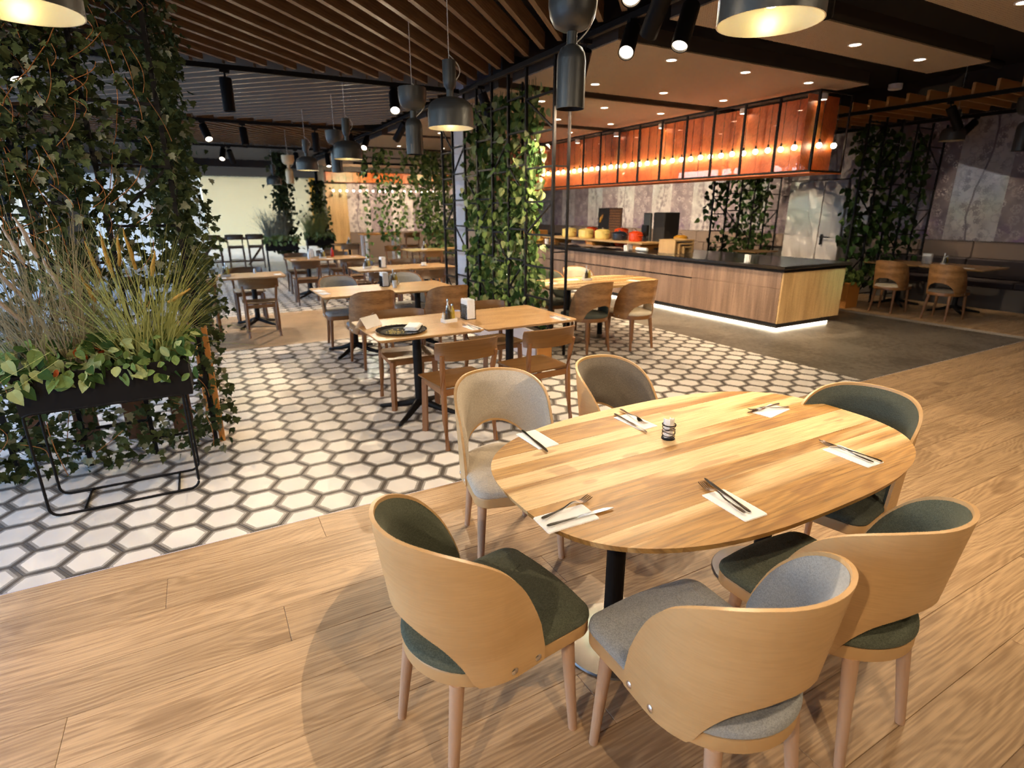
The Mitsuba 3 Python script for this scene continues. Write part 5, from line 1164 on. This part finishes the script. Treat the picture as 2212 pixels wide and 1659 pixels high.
sauce(2.36, 11.9, 'sauce_red', 'red sauce bottle on the dark table beyond the aisle'); sauce(1.86, 11.6, 'white_ceramic', 'white sauce bottle on the dark table beyond the aisle')
for i, (x, y, lab) in enumerate(((1.55, 11.5, 'left front of the dark table beyond the aisle'), (2.2, 11.4, 'middle of the dark table beyond the aisle'), (2.75, 11.7, 'right of the dark table beyond the aisle'))): nap(x, y, 20*i, 'at the '+lab)
cruet(4.75, 13.0, 0, 'condiment set on the bright far oak table'); cruet(5.9, 13.25, 0, 'condiment set on the farthest bright oak table'); cruet(3.75, 16.4, 0, 'condiment set on the pale far table')
napkin_holder(10.95, 5.05, 0, 'white napkin holder on the dim corner tables'); cruet(11.0, 4.80, 0, 'condiment set on the dim corner tables')
nap(10.6, 5.45, 0, 'at the left of the dim corner tables'); nap(10.6, 4.3, 0, 'at the right of the dim corner tables')

# ------------------------------------------------------------------ things on the serving counter
def pot(x, y, z, r, h, m, lab, knob='chrome'):
    t = thing('cooking_pot', lab, 'pot'); part(t, 'body', shape(moved(lathe([(0, 0), (r*.86, 0), (r*.97, h*.12), (r, h*.35), (r, h), (r*.96, h), (0, h)], 32), x, y, z), m, 40))
    ld = part(t, 'lid', shape(moved(lathe([(r*1.02, 0), (r*1.02, .012), (r*.9, .03), (r*.5, .05), (.02, .056), (0, .056)], 32), x, y, z+h), m, 40)); part(ld, 'knob', shape(moved(lathe([(0, 0), (.012, 0), (.012, .012), (.022, .02), (.018, .03), (0, .032)], 16), x, y, z+h+.055), knob, 40))
    for s in (-1, 1): part(t, 'handle', shape(tube([(x-.05, y+s*r*.98, z+h*.8), (x-.04, y+s*(r+.035), z+h*.82), (x+.04, y+s*(r+.035), z+h*.82), (x+.05, y+s*r*.98, z+h*.8)], .011, 8), m, True))
SH = 1.045
t = thing('display_riser', 'long timber riser board holding the pots on the serving counter', 'riser')
part(t, 'board', shape(box(7.45, 8.05, 8.35, 11.95, SH-.035, SH, .004), 'oak_vertical'))
for y in (8.45, 10.0, 11.5): part(t, 'support_block', shape(box(7.50, 8.0, y, y+.22, .91, SH-.036, .004), 'timber_orange'))
pot(7.72, 11.19, SH, .170, .155, 'enamel_yellow', 'pale yellow enamel pot, leftmost of three on the riser'); pot(7.72, 10.53, SH, .170, .155, 'enamel_yellow', 'pale yellow enamel pot, middle of three on the riser'); pot(7.72, 9.93, SH, .165, .155, 'enamel_yellow', 'pale yellow enamel pot, rightmost of three on the riser')
pot(7.72, 9.36, SH, .155, .125, 'enamel_blue', 'dark blue enamel pot between the yellow and red pots'); pot(7.72, 8.85, SH, .135, .145, 'enamel_red', 'red enamel pot at the right end of the riser')
pot(8.18, 10.95, .91, .15, .31, 'enamel_red', 'red pot showing behind the yellow pots, left'); pot(8.18, 9.85, .91, .15, .31, 'enamel_red', 'red pot showing behind the yellow and blue pots, right')
pot(8.2, 8.10, .91, .13, .22, 'enamel_orange', 'orange pot standing just left of the black machine')
t = thing('menu_board', 'black board with slatted brown half and painted pepper standing at the back of the counter', 'board')
part(t, 'board', shape(box(8.16, 8.19, 10.27, 10.68, .91, 1.69, .004), 'black_matt')); part(t, 'board', shape(box(8.15, 8.19, 9.86, 10.265, .91, 1.69, .004), 'walnut_dark'))
for i in range(9): part(t, 'slat', shape(box(8.14, 8.15, 9.88, 10.25, 1.18+.055*i, 1.205+.055*i), 'oak_stained'))
part(t, 'emblem', shape(cat([tube([(8.157, 10.60, 1.38), (8.157, 10.56, 1.47), (8.157, 10.50, 1.55)], [.02, .035, .015], 8)]), 'enamel_orange', True))
t = thing('coffee_machine', 'tall black machine standing at the back of the serving counter', 'machine')
part(t, 'body', shape(box(8.02, 8.42, 8.38, 8.70, .91, 1.60, .012), 'black_matt')); part(t, 'front_column', shape(box(7.96, 8.02, 8.72, 8.92, .91, 1.59, .008), 'lamp_grey')); part(t, 'spout_block', shape(box(7.90, 7.96, 8.74, 8.90, 1.15, 1.36, .006), 'black_gloss')); part(t, 'base', shape(box(7.86, 8.42, 8.38, 8.92, .91, .935, .004), 'black_metal'))
for i, (w, h_, nm) in enumerate(((.46, .235, 'largest outer'), (.34, .180, 'middle'), (.22, .125, 'smallest inner'))):
    t = thing('nesting_stand', f'{nm} of three nested oak bridge stands on the counter', 'stand', None); cx, y0 = 7.50+.02*i, 7.30-.03*i
    part(t, 'top', shape(box(cx-w/2, cx+w/2, y0, y0+.40, .91+h_-.026, .91+h_, .003), 'oak_vertical'))
    for s_ in (-1, 1): part(t, 'leg', shape(box(cx+s_*(w/2-.013)-.013, cx+s_*(w/2-.013)+.013, y0, y0+.40, .91, .91+h_-.0265, .003), 'oak_vertical'))
t = thing('folded_cloth', 'rolled pale cloth beside the nested stands on the counter', 'cloth'); put(t, shape(tube([(7.25, 7.98, .945), (7.25, 8.26, .945)], .035, 14), 'white_paper', True))
for (x, y, lab) in ((7.02, 5.62, 'upright white card pair near the end of the counter'), (7.02, 8.35, 'upright white card beside the rolled cloth'), (7.05, 11.2, 'small upright white card left on the counter')):
    t = thing('price_card', lab, 'card'); put(t, shape(cat([box(x, x+.05, y-.03, y+.012, .91, 1.02, .002), box(x+.01, x+.06, y-.055, y-.035, .91, 1.015, .002)]), 'white_paper'))
t = thing('serving_cloth', 'crumpled taupe cloth and tongs along the counter front', 'cloth')
n = 60; G = np.zeros((n, 8, 3)); yy = np.linspace(8.6, 10.6, n)
for j in range(8): G[:, j, 0] = 7.06+.035*j; G[:, j, 1] = yy; G[:, j, 2] = .915+.05*meshkit.noise(np.stack([yy*4, np.full(n, j*.6), np.zeros(n)], -1))
put(t, shape(solid_sheet(G, .006), 'upholstery_brown', 50))
for i in range(5):
    t = thing('bread_loaf', f'golden loaf in the row at the left part of the counter, {ORD[i]} from the right', 'bread', 'loaves on the counter'); put(t, shape(moved(trimesh.creation.icosphere(2, 1.0).apply_scale([.07, .11, .05]), 7.35+.02*(i % 2), 11.9+.27*i, .955), 'enamel_orange', True))
t = thing('display_box', 'orange timber display box at the left visible part of the counter', 'box'); part(t, 'side', shape(box(7.5, 7.95, 12.5, 13.3, .911, 1.16, .006), 'timber_orange')); part(t, 'panel', shape(box(7.49, 7.5, 12.6, 12.85, .92, 1.15), 'white_paint'))
